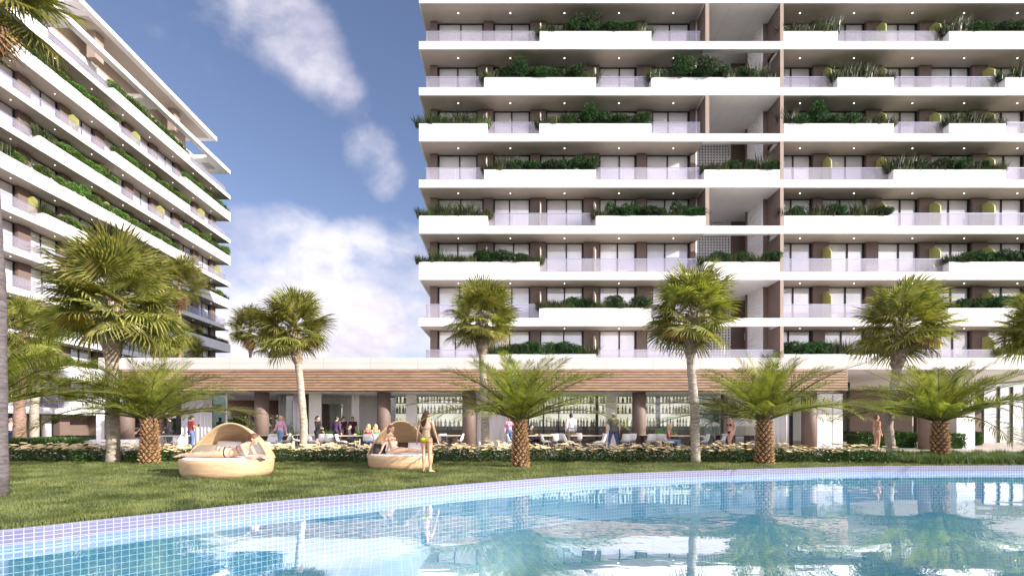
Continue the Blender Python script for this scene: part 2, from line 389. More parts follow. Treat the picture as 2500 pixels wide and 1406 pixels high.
for i in range(1, 11):
    z, zc = zf[i]+0.002, zf[i+1]-SLAB-0.003
    MB().box(17.47, 17.685, 0.012, YW-0.03, z, zc).build('dividing_wall', BROWN2 if 0 else BROWN, rb)
    MB().box(17.465, 17.69, 0.004, 0.011, z, zc).build('sunlit_wall_edge', BROWN2, rb)  # sunlight on the wall's front edge put into a lighter brown strip
    if i % 2 == 0:
        MB().box(12.6, 12.84, 0.012, YW-0.21, z, zc).build('dividing_wall', BROWN, rb)
        MB().box(12.595, 12.845, 0.004, 0.011, z, zc).build('sunlit_wall_edge', BROWN2, rb)  # same sunlit edge, the light put into the strip's colour
PR = {8: [(1318, 1590, 'ggbTbbbbg'), (1913, 2045, 'gggG'), (2317, 2560, 'GGbbbbgb')],
      7: [(1182, 1455, 'gbTbbbbg'), (1590, 1904, 'gGTbTbgbGg'), (2045, 2182, 'GGGg'), (2455, 2560, 'gGg')],
      6: [(1023, 1190, 'gGgGg'), (1317, 1590, 'ggbTbbbb'), (1914, 2182, 'GbTbgbgg'), (2317, 2455, 'gGGg')],
      5: [(1182, 1455, 'gGbbbbbb'), (1720, 1904, 'ggbgbGb'), (2182, 2455, 'GGbgbbgbg')],
      4: [(1023, 1191, 'gGgGg'), (1455, 1722, 'gBBbbgBb'), (1914, 2182, 'gbgGbgGgb')],
      3: [(1023, 1317, 'gGggbbbbg'), (1720, 1904, 'gbgbgb'), (2317, 2560, 'gbbbbbb')],
      2: [(1317, 1590, 'ggbbgbgb'), (2315, 2560, 'gbbbbbb')],
      1: [(1187, 1455, 'gbbbbbbg'), (1914, 2175, 'bbbbGgbg'), (2450, 2560, 'ggg')]}
PNAME = ['first planter', 'second planter', 'third planter', 'fourth planter']
for i, lst in PR.items():
    spans = []
    for q, (a, b, spec) in enumerate(lst):
        xa, xb = fx(a), fx(b); spans.append((xa, xb)); planter(rb, xa, xb, zf[i])
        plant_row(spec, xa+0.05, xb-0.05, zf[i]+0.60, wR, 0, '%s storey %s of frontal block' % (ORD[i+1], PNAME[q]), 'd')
    for a, b in complement(-5.67, 12.45, spans): railing(rb, a, b, zf[i], retl=(a < -5.6))
    for a, b in complement(17.7, 40.8, spans): railing(rb, a, b, zf[i])
    if i == 1: railing(rb, 12.5, 17.45, zf[i])
for i in (9, 10):
    railing(rb, -5.67, 12.45, zf[i], retl=True); railing(rb, 17.7, 40.8, zf[i])
for i in range(2, 11):
    zc = zf[i]-SLAB-0.013
    for x in (-3.58, -0.11, 3.5, 7.13, 10.76, 19.2, 22.8, 26.7, 30.15, 33.7):
        MB().lathe([(0.042, -0.008), (0.042, 0.0)], 12, (x, 0.77, zc)).build('downlight', LAMP, rb)

# ---- left block, seen along its facade
rot = R(90)+math.atan(40/F)
lb = empty('apartment_building', (-38.64, 66.9, 0), rot, 'white apartment block on the left, balconies receding, with open roof frames', 'building', 'apartment blocks')
ML = Matrix.Translation((-38.64, 66.9, 0))@Matrix.Rotation(rot, 4, 'Z')
def wL(x, y, z): return tuple(ML@Vector((x, y, z)))
zl = [11.21+SLAB+3.0*k for k in range(-3, 9)]       # zl[3] is the slab whose underside is at 11.21
XN = -45.0
def lx(px, xfac=1.0):
    # local x on the facade line whose image column is px
    off = 1210.0-px; return -(66.9-66.9*647.0*xfac/off)
def lxs(px, y): # y = local setback
    return lx(px, 1+y/36.4)
LCOL = [-1.2-3.73*j for j in range(0, 12)]
for j, z in enumerate(zl[:-1]):
    slab(lb, XN, 0, z, 14, name='floor_slab')
random.seed(11)
for j in range(0, len(zl)-2):
    z, zc = zl[j], zl[j+1]-SLAB-0.014; seg = []
    for k, c in enumerate(LCOL):
        v = random.choice('WWN') if k else 'W'
        seg.append((c-(1.05 if v == 'W' else 0.75), c))
    seg = seg[::-1]
    for a, b in seg: MB().box(a, b, 1.33, YW+0.25, z+0.002, zc-0.002).build('column', BROWN, lb)
    for k in range(len(seg)-1):
        if seg[k][0] > -35.5: window(lb, seg[k][1]+0.002, seg[k+1][0]-0.002, z+0.002, zc, j*17+k)
        else: MB().box(seg[k][1]+0.002, seg[k+1][0]-0.002, YW, YW+0.1, z+0.002, zc-0.002).build('rear_panel', PANE, lb)
    for k in range(0, len(LCOL)-1):
        if (k*3+j) % 5 == 1: fin(lb, LCOL[k]-0.2, z, FINY)
MB().box(XN, -1.6, YW+0.26, 13.6, 0.02, zl[-2]-SLAB-0.02).build('rear_wall', BROWN, lb)
for k in range(2, 9):
    if k % 2 == 0: window(lb, LCOL[k+1]+0.3, LCOL[k]-1.4, 0.03, 2.17, 900+k)
    MB().box(LCOL[k]-1.1, LCOL[k]-0.1, 1.33, YW+0.25, 0.02, 2.18).build('column', BROWN, lb)
PL = {10: [(-60, 117, 'bbgbbbgbbg'), (277, 464, 'bbbbbbbbbbg')], 9: [(-60, 290, 'bbbbbbgbbbbGb'), (453, 563, 'bbbgGbg')], 8: [(279, 464, 'bbbbbgbbbb')],
      7: [(97, 290, 'GgbbbbbBb'), (453, 563, 'bbbBbbl')], 6: [(-60, 450, 'gGbbbBbbbbbbbb')], 5: [(106, 300, 'Ggbgbbg'), (453, 563, 'bbggbg')],
      4: [], 3: [(290, 563, 'gbgbggbggg')], 2: [(-40, 30, 'bbb')], 1: [(150, 290, 'bgbg')], 0: [(170, 250, 'bbg')]}
for j, lst in PL.items():
    spans = []
    for q, (a, b, spec) in enumerate(lst):
        xa, xb = (XN if a <= -40 else lx(a)), min(0.0, lx(b)); spans.append((xa, xb)); planter(lb, xa, xb, zl[j])
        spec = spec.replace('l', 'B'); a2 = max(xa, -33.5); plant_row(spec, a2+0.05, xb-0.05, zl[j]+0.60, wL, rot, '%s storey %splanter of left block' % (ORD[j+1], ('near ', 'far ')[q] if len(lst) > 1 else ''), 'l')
    for a, b in complement(XN, -0.45, spans): railing(lb, a, b, zl[j], retr=(b > -0.5))
for j in range(1, 11):
    for k in range(8):
        x = -3.2-3.76*k
        MB().lathe([(0.042, -0.008), (0.042, 0.0)], 12, (x, 0.8, zl[j]-SLAB-0.013)).build('downlight', LAMP, lb)
# penthouse storey and roof frames
zp = zl[10]; zr = zp+3.0-0.02                       # top slab, underside of lower roof frame
MB().box(XN, -0.02, 0.0, 0.6, zr, zr+0.47).build('roof_frame', WHITEP, lb)
for x in (-2.9, -14.6, -25.5, -36): MB().box(x-0.9, x+0.9, 0.603, 2.6, zr+0.004, zr+0.466).build('roof_frame_crossbeam', WHITEP, lb)
MB().box(-3.9, -0.02, 0.603, 8.0, zr+0.002, zr+0.468).build('roof_slab', WHITEP, lb)
MB().box(XN, -3.903, 2.603, 3.1, zr+0.002, zr+0.468).build('roof_frame', WHITEP, lb)
MB().box(XN, -5.0, 3.103, 13.5, zr+0.006, zr+0.46).build('roof_slab', WHITEP, lb)
for k in range(5): MB().box(-2.9, -1.3, 1.3+k*0.22, 1.38+k*0.22, zr-0.02, zr+0.001).build('roof_slot', BROWN, lb)
MB().box(XN, -3.2, 4.0, 13.4, zp+0.002, zr).build('penthouse_wall', WHITEP, lb)
for k in range(9):
    x = -4.4-3.73*k
    MB().box(x-1.0, x, 3.3, 4.0, zp+0.002, zr+0.001).build('column', BROWN2, lb)
    s = MB().box(x-3.4, x-3.32, 3.95, 3.998, zp+0.1, zr-0.1).box(x-2.2, x-2.12, 3.95, 3.998, zp+0.1, zr-0.1).build('window', BLACK, lb)
    MB().box(x-3.3, x-1.2, 3.97, 3.996, zp+0.1, zr-0.1).build('pane', PANE, s)
zu = zr+3.0
xe = -2.6
MB().box(XN, xe, 0.35, 0.95, zu, zu+0.45).build('upper_roof_frame', WHITEP, lb)
MB().box(-22.9, xe, 0.953, 9, zu+0.05, zu+0.44).build('upper_roof_slab', WHITEP, lb)
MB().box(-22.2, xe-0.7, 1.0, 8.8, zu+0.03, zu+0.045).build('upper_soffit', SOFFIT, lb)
MB().box(-23.8, -22.903, 0.953, 9, zu+0.002, zu+0.448).build('upper_roof_crossbeam', WHITEP, lb)
MB().box(xe-0.69, xe-0.003, 0.953, 9, zu-0.0, zu+0.049).build('upper_roof_edge', WHITEP, lb)
MB().box(-22.9, xe-1.5, 3.5, 12, zr+0.47, zu).build('upper_wall', BROWN2, lb)
for k, x in enumerate((-8.2, -19.6)):
    MB().box(x-1.0, x, 1.6, 2.4, zr+0.472, zu+0.028).build('column', BROWN2, lb)
for (a, b) in ((-9.5, -6.5), (-17.5, -13.5)):
    o = inst('planter_bush', SH['bl'][0], None, wL((a+b)/2, 0.9, zr+0.47), (0, 0, rot), (2.0, 1, 0.8)); tag(o, 'low green bush on the roof frame of the left block, %s one' % ('farther' if a > -12 else 'nearer'), 'bush', 'plants in the balcony planters')

# ------------------------------------------------------------------ ground, pool, terrace
GRASS = mat('lawn_soil', (0.035, 0.05, 0.015), 0.95, 0.4, 0.9, 0.5, 30)
GBLADE = None
def grassmat(name, c1, c2, scale=0.9):
    m, nt, b = newmat(name); tc = N(nt, 'ShaderNodeTexCoord')
    n = N(nt, 'ShaderNodeTexNoise', i_Scale=scale, i_Detail=6.0, i_Distortion=0.4); L(nt, tc.outputs['Object'], n.inputs[0])
    n2 = N(nt, 'ShaderNodeTexNoise', i_Scale=28.0, i_Detail=2.0); L(nt, tc.outputs['Object'], n2.inputs[0])
    mm = N(nt, 'ShaderNodeMath', operation='MULTIPLY_ADD'); L(nt, n2.outputs[0], mm.inputs[0]); mm.inputs[1].default_value = 0.7; 
    m3 = N(nt, 'ShaderNodeMath', operation='MULTIPLY_ADD'); L(nt, n.outputs[0], m3.inputs[0]); m3.inputs[1].default_value = 1.0; m3.inputs[2].default_value = -0.35
    L(nt, m3.outputs[0], mm.inputs[2])
    L(nt, ramp(nt, mm.outputs[0], [(0.30, c1), (0.68, c2)]), b.inputs['Base Color']); b.inputs['Roughness'].default_value = 0.6
    t = N(nt, 'ShaderNodeBsdfTranslucent'); t.inputs[0].default_value = (*[c*1.3 for c in c2], 1)
    mx = N(nt, 'ShaderNodeMixShader'); mx.inputs[0].default_value = 0.3
    L(nt, b.outputs[0], mx.inputs[1]); L(nt, t.outputs[0], mx.inputs[2]); L(nt, mx.outputs[0], nt.nodes['Material Output'].inputs[0])
    return m
GBLADE = grassmat('lawn_blades', (0.030, 0.055, 0.010), (0.24, 0.275, 0.085), 1.1)
LBLADE = grassmat('long_grass_blades', (0.025, 0.055, 0.010), (0.10, 0.15, 0.03), 0.6)
EDGEPX = [(0, 1294), (216, 1271), (450, 1246.5), (675, 1223), (900, 1202.6), (1099, 1184.6), (1250, 1172.5), (1412, 1161), (1600, 1152.5), (1750, 1147.5), (1913, 1143), (2104, 1138.5), (2300, 1137), (2500, 1136.2)]
edge = []
for px, py in EDGEPX:
    d = F*E/(py-HY); edge.append((X(px, d), d))
edge = [(-11.5, -7.0), (-10.6, 0.5), (-9.2, 3.0), (-7.9, 4.55)]+edge+[(19.5, 15.45), (24, 14.6), (28, 11.5), (30, 6), (30, -7)]
# smooth the edge with a Catmull-Rom curve
def catmull(P, n=10):
    out = []
    for i in range(len(P)-1):
        p0 = np.array(P[max(i-1, 0)]); p1 = np.array(P[i]); p2 = np.array(P[i+1]); p3 = np.array(P[min(i+2, len(P)-1)])
        for k in range(n):
            t = k/n; out.append(tuple(0.5*((2*p1)+(-p0+p2)*t+(2*p0-5*p1+4*p2-p3)*t*t+(-p0+3*p1-3*p2+p3)*t**3)))
    out.append(tuple(P[-1])); return out
ed = catmull(edge, 8); eda = np.array(ed)
ew = []
for i, p in enumerate(ed):     # inward normal
    a = np.array(ed[max(i-1, 0)]); b = np.array(ed[min(i+1, len(ed)-1)]); t = (b-a)/np.linalg.norm(b-a); ew.append((t[1], -t[0]))
WZ = -0.16; PD = -1.15
inn = [(p[0]+n[0]*0.13, p[1]+n[1]*0.13) for p, n in zip(ed, ew)]
# arc length
s = [0.0]
for i in range(1, len(ed)): s.append(s[-1]+math.dist(ed[i], ed[i-1]))
def strip(name, rows, m, uvrows):
    me = bpy.data.meshes.new(name); V = []; Fc = []
    n = len(ed)
    for r in rows: V += r
    for k in range(len(rows)-1):
        for i in range(n-1): Fc.append((k*n+i, k*n+i+1, (k+1)*n+i+1, (k+1)*n+i))
    me.from_pydata(V, [], Fc); uv = me.uv_layers.new(name='UVMap')
    for p in me.polygons:
        for li in p.loop_indices:
            vi = me.loops[li].vertex_index; k, i = divmod(vi, n); uv.data[li].uv = (s[i], uvrows[k])
    me.materials.append(m); me.update(); return me
TILEW = tilemat('pool_wall_tiles', (0.115, 0.12, 0.21), (0.135, 0.14, 0.235), (0.34, 0.345, 0.40), 0.085, 0.05, 0.15, 0.004)
TILEC = tilemat('coping_tiles', (0.14, 0.14, 0.22), (0.16, 0.16, 0.245), (0.29, 0.29, 0.35), 0.085, 0.06, 0.2, 0.004)
TILEB = tilemat('pool_floor_tiles', (0.040, 0.19, 0.25), (0.048, 0.21, 0.275), (0.20, 0.38, 0.43), 0.17, None, 0.2, 0.008)
o = inst('pool_coping', strip('pool_coping', [[(x, y, 0.004) for x, y in ed], [(p[0]+n[0]*0.10, p[1]+n[1]*0.10, 0.022) for p, n in zip(ed, ew)], [(x, y, 0.0) for x, y in inn]], TILEC, [0, 0.105, 0.135])); tag(o, kind='structure')
o = inst('pool_wall', strip('pool_wall', [[(x, y, 0.0) for x, y in inn], [(x, y, WZ-0.02) for x, y in inn]], TILEW, [0, WZ-0.02])); tag(o, kind='structure')
TILEU = tilemat('pool_underwater_tiles', (0.05, 0.17, 0.28), (0.06, 0.19, 0.31), (0.38, 0.54, 0.62), 0.085, 0.085, 0.2, 0.005)
o = inst('pool_lower_wall', strip('pool_lower_wall', [[(x, y, WZ-0.02) for x, y in inn], [(x, y, PD) for x, y in inn]], TILEU, [WZ-0.02, PD])); tag(o, kind='structure')
me = bpy.data.meshes.new('pool_floor'); V = [(x, y, PD) for x, y in inn]; me.from_pydata(V, [], [tuple(range(len(V)))])
uv = me.uv_layers.new(name='UVMap')
for p in me.polygons:
    for li in p.loop_indices:
        co = me.vertices[me.loops[li].vertex_index].co; uv.data[li].uv = (co.x*0.97+co.y*0.24, co.y*0.97-co.x*0.24)
me.materials.append(TILEB); o = inst('pool_floor', me); tag(o, kind='structure')
# water: a closed-looking surface sheet
def watermat():
    m = bpy.data.materials.new('pool_water'); m.use_nodes = True; nt = m.node_tree; nt.nodes.clear()
    o = N(nt, 'ShaderNodeOutputMaterial'); t = N(nt, 'ShaderNodeBsdfTransparent'); t.inputs[0].default_value = (0.52, 0.64, 0.68, 1)
    g = N(nt, 'ShaderNodeBsdfGlossy', i_Roughness=0.0); g.inputs[0].default_value = (0.93, 0.97, 1, 1); mx = N(nt, 'ShaderNodeMixShader')
    tc = N(nt, 'ShaderNodeTexCoord'); mp = N(nt, 'ShaderNodeMapping'); mp.inputs['Scale'].default_value = (0.55, 1.0, 1.0)
    L(nt, tc.outputs['Object'], mp.inputs[0])
    n1 = N(nt, 'ShaderNodeTexNoise', i_Scale=0.8, i_Detail=1.0); n2 = N(nt, 'ShaderNodeTexNoise', i_Scale=4.5, i_Detail=2.0, i_Distortion=0.3)
    L(nt, mp.outputs[0], n1.inputs[0]); L(nt, mp.outputs[0], n2.inputs[0])
    b1 = N(nt, 'ShaderNodeBump', i_Strength=1.0, i_Distance=0.012); b2 = N(nt, 'ShaderNodeBump', i_Strength=1.0, i_Distance=0.0008)
    L(nt, n1.outputs[0], b1.inputs['Height']); L(nt, n2.outputs[0], b2.inputs['Height']); L(nt, b1.outputs[0], b2.inputs['Normal'])
    L(nt, b2.outputs[0], g.inputs['Normal'])
    fc = facing(nt, 0.20, 0.90, 2.3, b2.outputs[0]); cg = N(nt, 'ShaderNodeVectorMath', operation='SCALE'); cg.inputs[0].default_value = (0.94, 0.96, 1.0); L(nt, fc, cg.inputs['Scale'])
    L(nt, cg.outputs[0], g.inputs[0]); nt.nodes.remove(mx); ad = N(nt, 'ShaderNodeAddShader'); L(nt, t.outputs[0], ad.inputs[0]); L(nt, g.outputs[0], ad.inputs[1]); L(nt, ad.outputs[0], o.inputs[0])
    return m
me = bpy.data.meshes.new('water'); V = [(x, y, WZ) for x, y in inn]; me.from_pydata(V, [], [tuple(range(len(V)))[::-1]]); me.materials.append(watermat())
o = inst('pool_water', me); tag(o, kind='structure')
# ground sheet with a hole for the pool
bm = bmesh.new()
loop = [bm.verts.new((x, y, 0)) for x, y in ed]
for i in range(len(loop)): bm.edges.new((loop[i], loop[(i+1) % len(loop)]))
S = 900; sq = [bm.verts.new(p) for p in ((-S, -S, 0), (S, -S, 0), (S, S, 0), (-S, S, 0))]
for i in range(4): bm.edges.new((sq[i], sq[(i+1) % 4]))
bmesh.ops.triangle_fill(bm, edges=bm.edges[:], use_beauty=True)
for f in bm.faces: f.normal_update()
me = bpy.data.meshes.new('ground'); bm.to_mesh(me); bm.free(); me.materials.append(GRASS); o = inst('ground', me); tag(o, kind='structure')
def pavemat():
    m, nt, b = newmat('timber_look_paving'); tc = N(nt, 'ShaderNodeTexCoord')
    br = N(nt, 'ShaderNodeTexBrick', offset=0.5, i_Scale=1.0); br.inputs['Brick Width'].default_value = 1.2; br.inputs['Row Height'].default_value = 0.3
    br.inputs['Mortar Size'].default_value = 0.006; br.inputs['Color1'].default_value = (0.55, 0.50, 0.44, 1); br.inputs['Color2'].default_value = (0.42, 0.375, 0.33, 1); br.inputs['Mortar'].default_value = (0.12, 0.1, 0.09, 1)
    L(nt, tc.outputs['Object'], br.inputs[0]); L(nt, br.outputs[0], b.inputs['Base Color']); b.inputs['Roughness'].default_value = 0.5
    return m
TZ = 0.05
o = MB().box(-24, 45, 18.95, 46, -0.2, TZ).build('terrace_paving', pavemat()); tag(o, kind='structure')
o = MB().box(-60, -24.003, 27, 66, -0.2, TZ-0.01).build('courtyard_path', mat('pale_paving', (0.42, 0.40, 0.38), 0.7, 0.1, 3)); tag(o, kind='structure')

def edgeY(x): return np.interp(x, eda[:, 0], eda[:, 1])
def grass_field(n, sel, hmin, hmax, wid, m, name, label, lean=0.6, sheet=0.0, seed=3):
    r = np.random.default_rng(seed); P = sel(r, n); n = len(P)
    ang = r.uniform(0, 2*PI, n); q = P*3.1; tuft = 0.5+0.25*np.sin(q[:, 0]*2.1+np.sin(q[:, 1]*1.7)*1.5)+0.25*np.sin(q[:, 1]*2.9+np.cos(q[:, 0]*1.3)*1.8)
    H = r.uniform(hmin, hmax, n)*(0.6+0.8*tuft); S = H*r.uniform(0.1, lean, n)
    # clump direction follows a slow field so the lawn has a nap
    fx_ = np.sin(P[:, 0]*1.7+np.sin(P[:, 1]*1.1)*2)+np.cos(P[:, 1]*2.3+P[:, 0]); ang = ang*0.75+fx_*2.0
    out = np.column_stack([np.cos(ang), np.sin(ang), np.zeros(n)]); side = np.column_stack([-out[:, 1], out[:, 0], np.zeros(n)])
    W = (wid*(0.6+0.05*P[:, 1])*0.5)[:, None]
    b = np.column_stack([P, np.full(n, sheet)]); z = np.array([0, 0, 1.0])
    p1 = b+out*(S*0.35)[:, None]+z*(H*0.55)[:, None]; p2 = b+out*S[:, None]+z*(H*0.95)[:, None]
    V = np.stack([b-side*W, b+side*W, p1+side*W*0.8, p2, p1-side*W*0.8], 1).reshape(-1, 3)
    k = np.arange(n)*5
    T = np.concatenate([np.column_stack([k, k+1, k+2]), np.column_stack([k, k+2, k+4]), np.column_stack([k+4, k+2, k+3])])
    o = inst(name, fastmesh(name, V, T, m)); tag(o, label, 'grass', kind='stuff'); return o
def lawn_sel(r, n):
    d = 5.0+13.0*r.uniform(0, 1, n)**1.25; px = r.uniform(-120, 2620, n); x = (px-HX)*d/F
    ok = (d > edgeY(x)+0.02) & (d < 17.0) & ~((((x+7.26)**2+(d-12.45)**2) < 1.1) | (((x+3.36)**2+(d-14.7)**2) < 0.85))
    return np.column_stack([x, d])[ok]
grass_field(600000, lawn_sel, 0.032, 0.085, 0.0064, GBLADE, 'lawn_grass', 'short mown green grass between the pool and the flower bed', 0.9)
def long_sel(r, n):
    x = r.uniform(12.4, 24, n); y = r.uniform(15.5, 18.9, n); ok = (y > edgeY(x)+0.1) & ((x > 12.9) | (y > 16.2))
    return np.column_stack([x, y])[ok]
grass_field(60000, long_sel, 0.16, 0.34, 0.014, LBLADE, 'long_grass', 'long dark green grass strip at the right beside the pool', 0.5, seed=4)
def back_sel(r, n):
    x = r.uniform(-26, -12.5, n); y = r.uniform(16.5, 27, n); return np.column_stack([x, y])
grass_field(45000, back_sel, 0.03, 0.07, 0.012, LBLADE, 'rear_lawn_grass', 'green grass behind the flower bed at the far left', 0.5, seed=5)

# ------------------------------------------------------------------ palms
FANL = leafmat('fan_palm_leaf', (0.060, 0.09, 0.016), (0.40, 0.39, 0.11), 0.34, 3.6, 0.35, (1.3, 1.35, 0.5))
DATL = leafmat('date_palm_leaf', (0.055, 0.09, 0.015), (0.32, 0.34, 0.08), 0.34, 2.6, 0.35, (1.3, 1.35, 0.5))
DRY = leafmat('dry_palm_leaf', (0.15, 0.085, 0.04), (0.36, 0.22, 0.09), 0.2, 2.0, 0.6, (1, 0.8, 0.5))
YEL = leafmat('yellow_palm_leaf', (0.42, 0.30, 0.05), (0.60, 0.46, 0.10), 0.35, 2.0, 0.5, (1, 0.9, 0.4))
def barkmat(name, c1, c2, zs=14.0):
    m, nt, b = newmat(name); tc = N(nt, 'ShaderNodeTexCoord'); mp = N(nt, 'ShaderNodeMapping'); mp.inputs['Scale'].default_value = (3, 3, zs)
    L(nt, tc.outputs['Object'], mp.inputs[0]); n = N(nt, 'ShaderNodeTexNoise', i_Scale=1.6, i_Detail=8.0, i_Roughness=0.7, i_Distortion=0.6); L(nt, mp.outputs[0], n.inputs[0])
    L(nt, ramp(nt, n.outputs[0], [(0.35, c1), (0.62, c2)]), b.inputs['Base Color']); b.inputs['Roughness'].default_value = 0.85
    bp = N(nt, 'ShaderNodeBump', i_Strength=0.9, i_Distance=0.03); L(nt, n.outputs[0], bp.inputs['Height']); L(nt, bp.outputs[0], b.inputs['Normal'])
    return m
BARK = barkmat('fan_palm_bark', (0.20, 0.165, 0.125), (0.50, 0.44, 0.36)); BOOT = barkmat('leaf_base_fibre', (0.10, 0.075, 0.055), (0.36, 0.29, 0.22), 4)
BARKD = barkmat('shaded_palm_bark', (0.06, 0.05, 0.052), (0.15, 0.13, 0.135)); FIBRE = barkmat('brown_fibre_bark', (0.12, 0.07, 0.055), (0.34, 0.22, 0.17), 6)  # BARKD: shade on the near left trunk put into a darker bark colour
SCALE = mat('date_palm_scales', (0.34, 0.20, 0.09), 0.7, 0.45, 6, 0.4, 30); SCALED = mat('date_palm_core', (0.045, 0.022, 0.012), 0.9)
def fan_leaf(seed, m, R0=0.78, nseg=30, droop=0.5, stalk=0.72):
    # leaf along +x: petiole then a fan of split folded segments
    r = random.Random(seed); mb = MB()
    L0 = stalk; h = 0.012
    mb.tube([(0, 0, 0), (L0*0.5, 0, 0.05), (L0, 0, 0.03)], [0.022, 0.014, 0.010], 4)
    c = Vector((L0, 0, 0.03)); span = R(128)
    for i in range(nseg):
        u = -1+2*(i+0.5)/nseg; a = u*span; Ls = R0*(1.0-0.28*abs(u)**1.5)*r.uniform(0.86, 1.1)
        d = Vector((math.cos(a), math.sin(a), 0.22*math.cos(a*1.5)-0.10)).normalized(); sd = Vector((-math.sin(a), math.cos(a), 0))
        w = Ls*span*2/nseg*0.40; dr = droop*r.uniform(0.5, 1.3)
        q = [c]
        P = [c+d*0.03, c+d*Ls*0.38, c+d*Ls*0.70+Vector((0, 0, -dr*Ls*0.10)), c+d*Ls*0.92+sd*r.uniform(-0.04, 0.04)+Vector((0, 0, -dr*Ls*0.34))]
        wd = [0.004, w*0.5, w*0.42, 0.002]; fold = 0.35
        k = len(mb.v)
        for p, ww in zip(P, wd):
            mb.v += [tuple(p-sd*ww), tuple(p-Vector((0, 0, ww*fold*1.6))), tuple(p+sd*ww)]
        for j in range(3):
            q = k+3*j; mb.f += [(q, q+1, q+4, q+3), (q+1, q+2, q+5, q+4)]
    return mb.mesh('frond', m)
FL = [fan_leaf(i, FANL, random.uniform(0.82, 1.0), 38, random.uniform(0.25, 0.9)) for i in range(5)]
FLD = [fan_leaf(90+i, DRY, 0.7, 22, 1.6) for i in range(2)]; FLY = [fan_leaf(95, YEL, 0.7, 26, 0.7)]
def date_frond(seed, Lf=2.7, bend=1.0, m=DATL):
    r = random.Random(seed); mb = MB(); n = 62; pts = []
    ang = R(8)*0; p = Vector((0, 0, 0)); a = 0.0; st = Lf/n
    for i in range(n+1):
        pts.append(p.copy()); t = i/n
        a = -bend*(t**1.6)*1.15
        p = p+Vector((math.cos(a), 0, math.sin(a)))*st
    mb.tube(pts[::6]+[pts[-1]], [0.030*(1-0.9*k/ (len(pts[::6]))) for k in range(len(pts[::6])+1)], 4)
    for i in range(6, n+1):
        t = i/n; d = (pts[min(i+1, n)]-pts[max(i-1, 0)]).normalized(); up = Vector((-d.z, 0, d.x))
        Ls = 0.60*math.sin(PI*min(1, 0.14+t*0.76))**0.7*r.uniform(0.88, 1.08)
        for sg in (-1, 1):
            v = (d*(0.75+0.55*t+r.uniform(-0.1, 0.1))+Vector((0, sg, 0))*1.0+up*(0.34+r.uniform(-0.3, 0.3))).normalized()
            q = pts[i]; w = 0.0105
            sd = v.cross(up).normalized()*w
            mid = q+v*Ls*0.55; tip = q+v*Ls+Vector((0, 0, -0.10*Ls-0.04*r.random()))
            k = len(mb.v); mb.v += [tuple(q-sd*0.5), tuple(q+sd*0.5), tuple(mid+sd), tuple(mid-sd), tuple(tip)]
            mb.f += [(k, k+1, k+2, k+3), (k+3, k+2, k+4)]
    return mb.mesh('frond', m)
DF = [date_frond(i, random.uniform(2.6, 3.1), random.uniform(0.42, 0.90)) for i in range(6)]
def aim(o, v, roll=0.0):
    v = Vector(v).normalized(); q = v.to_track_quat('X', 'Z'); o.rotation_mode = 'QUATERNION'; o.rotation_quaternion = q@Quaternion((1, 0, 0), roll)
def fan_palm(pts, r0, r1, crown_r, label, nl=40, sk=0, seed=0, group='fan palms', bulb=True, bark=None, yellow=1):
    # pts: trunk points in world; last is the crown heart
    r = random.Random(seed); base = Vector(pts[0]); root = empty('fan_palm', base, 0, label, 'palm tree', group)
    P = [Vector(p)-base for p in pts]; top = P[-1]; path = []
    for i in range(len(P)-1):
        for k in range(8):
            t = k/8; path.append(P[i].lerp(P[i+1], t))
    path.append(top); n = len(path); rad = []
    Lt = max(0.1, top.z)
    for i, p in enumerate(path):
        t = i/(n-1); rr = r0+(r1-r0)*t
        if t < 0.08: rr *= 1.12-1.5*t
        rr *= 1+0.05*math.sin(i*2.1+seed)
        rad.append(rr)
    bl = min(1.15, Lt*0.2)*crown_r/1.6
    mb = MB(); mb.tube(path, rad, 14); tr = mb.build('trunk', bark or BARK, root, smooth=True)
    if bulb:
        d = (path[-1]-path[-4]).normalized(); bb = MB(); q0 = top-d*bl*1.35
        bb.tube([q0, q0+d*bl*0.35, q0+d*bl*0.9, top+d*0.18], [r1*1.05, r1*1.75, r1*1.6, r1*0.5], 14)
        for k in range(64):   # stubs of cut leaf bases
            a = k*2.39996; t = k/64; zz = q0+d*bl*(0.05+1.25*t); o = Vector((math.cos(a), math.sin(a), 0)); rr = r1*(1.25+0.5*math.sin(PI*t))
            b0 = zz+o*rr*0.7; b1 = zz+o*(rr*1.12+0.02)+d*0.20
            bb.tube([b0, b0.lerp(b1, 0.6), b1], [0.055*crown_r/1.6, 0.045*crown_r/1.6, 0.018], 5)
        bb.build('crown_base', BOOT, root)
    sc = crown_r/1.62
    nl = int(nl*1.1)
    for k in range(nl):
        t = (k+0.5)/nl; az = k*2.39996+r.uniform(-0.2, 0.2); el = R(78)-R(118)*t**0.9+R(r.uniform(-8, 8))
        v = Vector((math.cos(az)*math.cos(el), math.sin(az)*math.cos(el), math.sin(el)))
        me = FLY[0] if (k >= nl-yellow*2 and k % 2 == 0 and yellow) else FL[k % 5]
        o = inst('frond', me, root, top+Vector((0, 0, 0.10-0.30*t))*sc, (0, 0, 0), sc*r.uniform(0.85, 1.1)); aim(o, v, r.uniform(-0.5, 0.5))
    for k in range(sk):
        az = k*2.39996+1.0; el = R(-62-r.uniform(0, 22)); v = Vector((math.cos(az)*math.cos(el), math.sin(az)*math.cos(el), math.sin(el)))
        o = inst('dry_frond', FLD[k % 2], root, top+Vector((0, 0, -0.35))*sc, (0, 0, 0), sc*r.uniform(0.7, 0.95)); aim(o, v, r.uniform(-1, 1))
    return root
def W(px, py, d): return (X(px, d), d, Z(py, d))
def gp(px, d): return (X(px, d), d, 0.0)
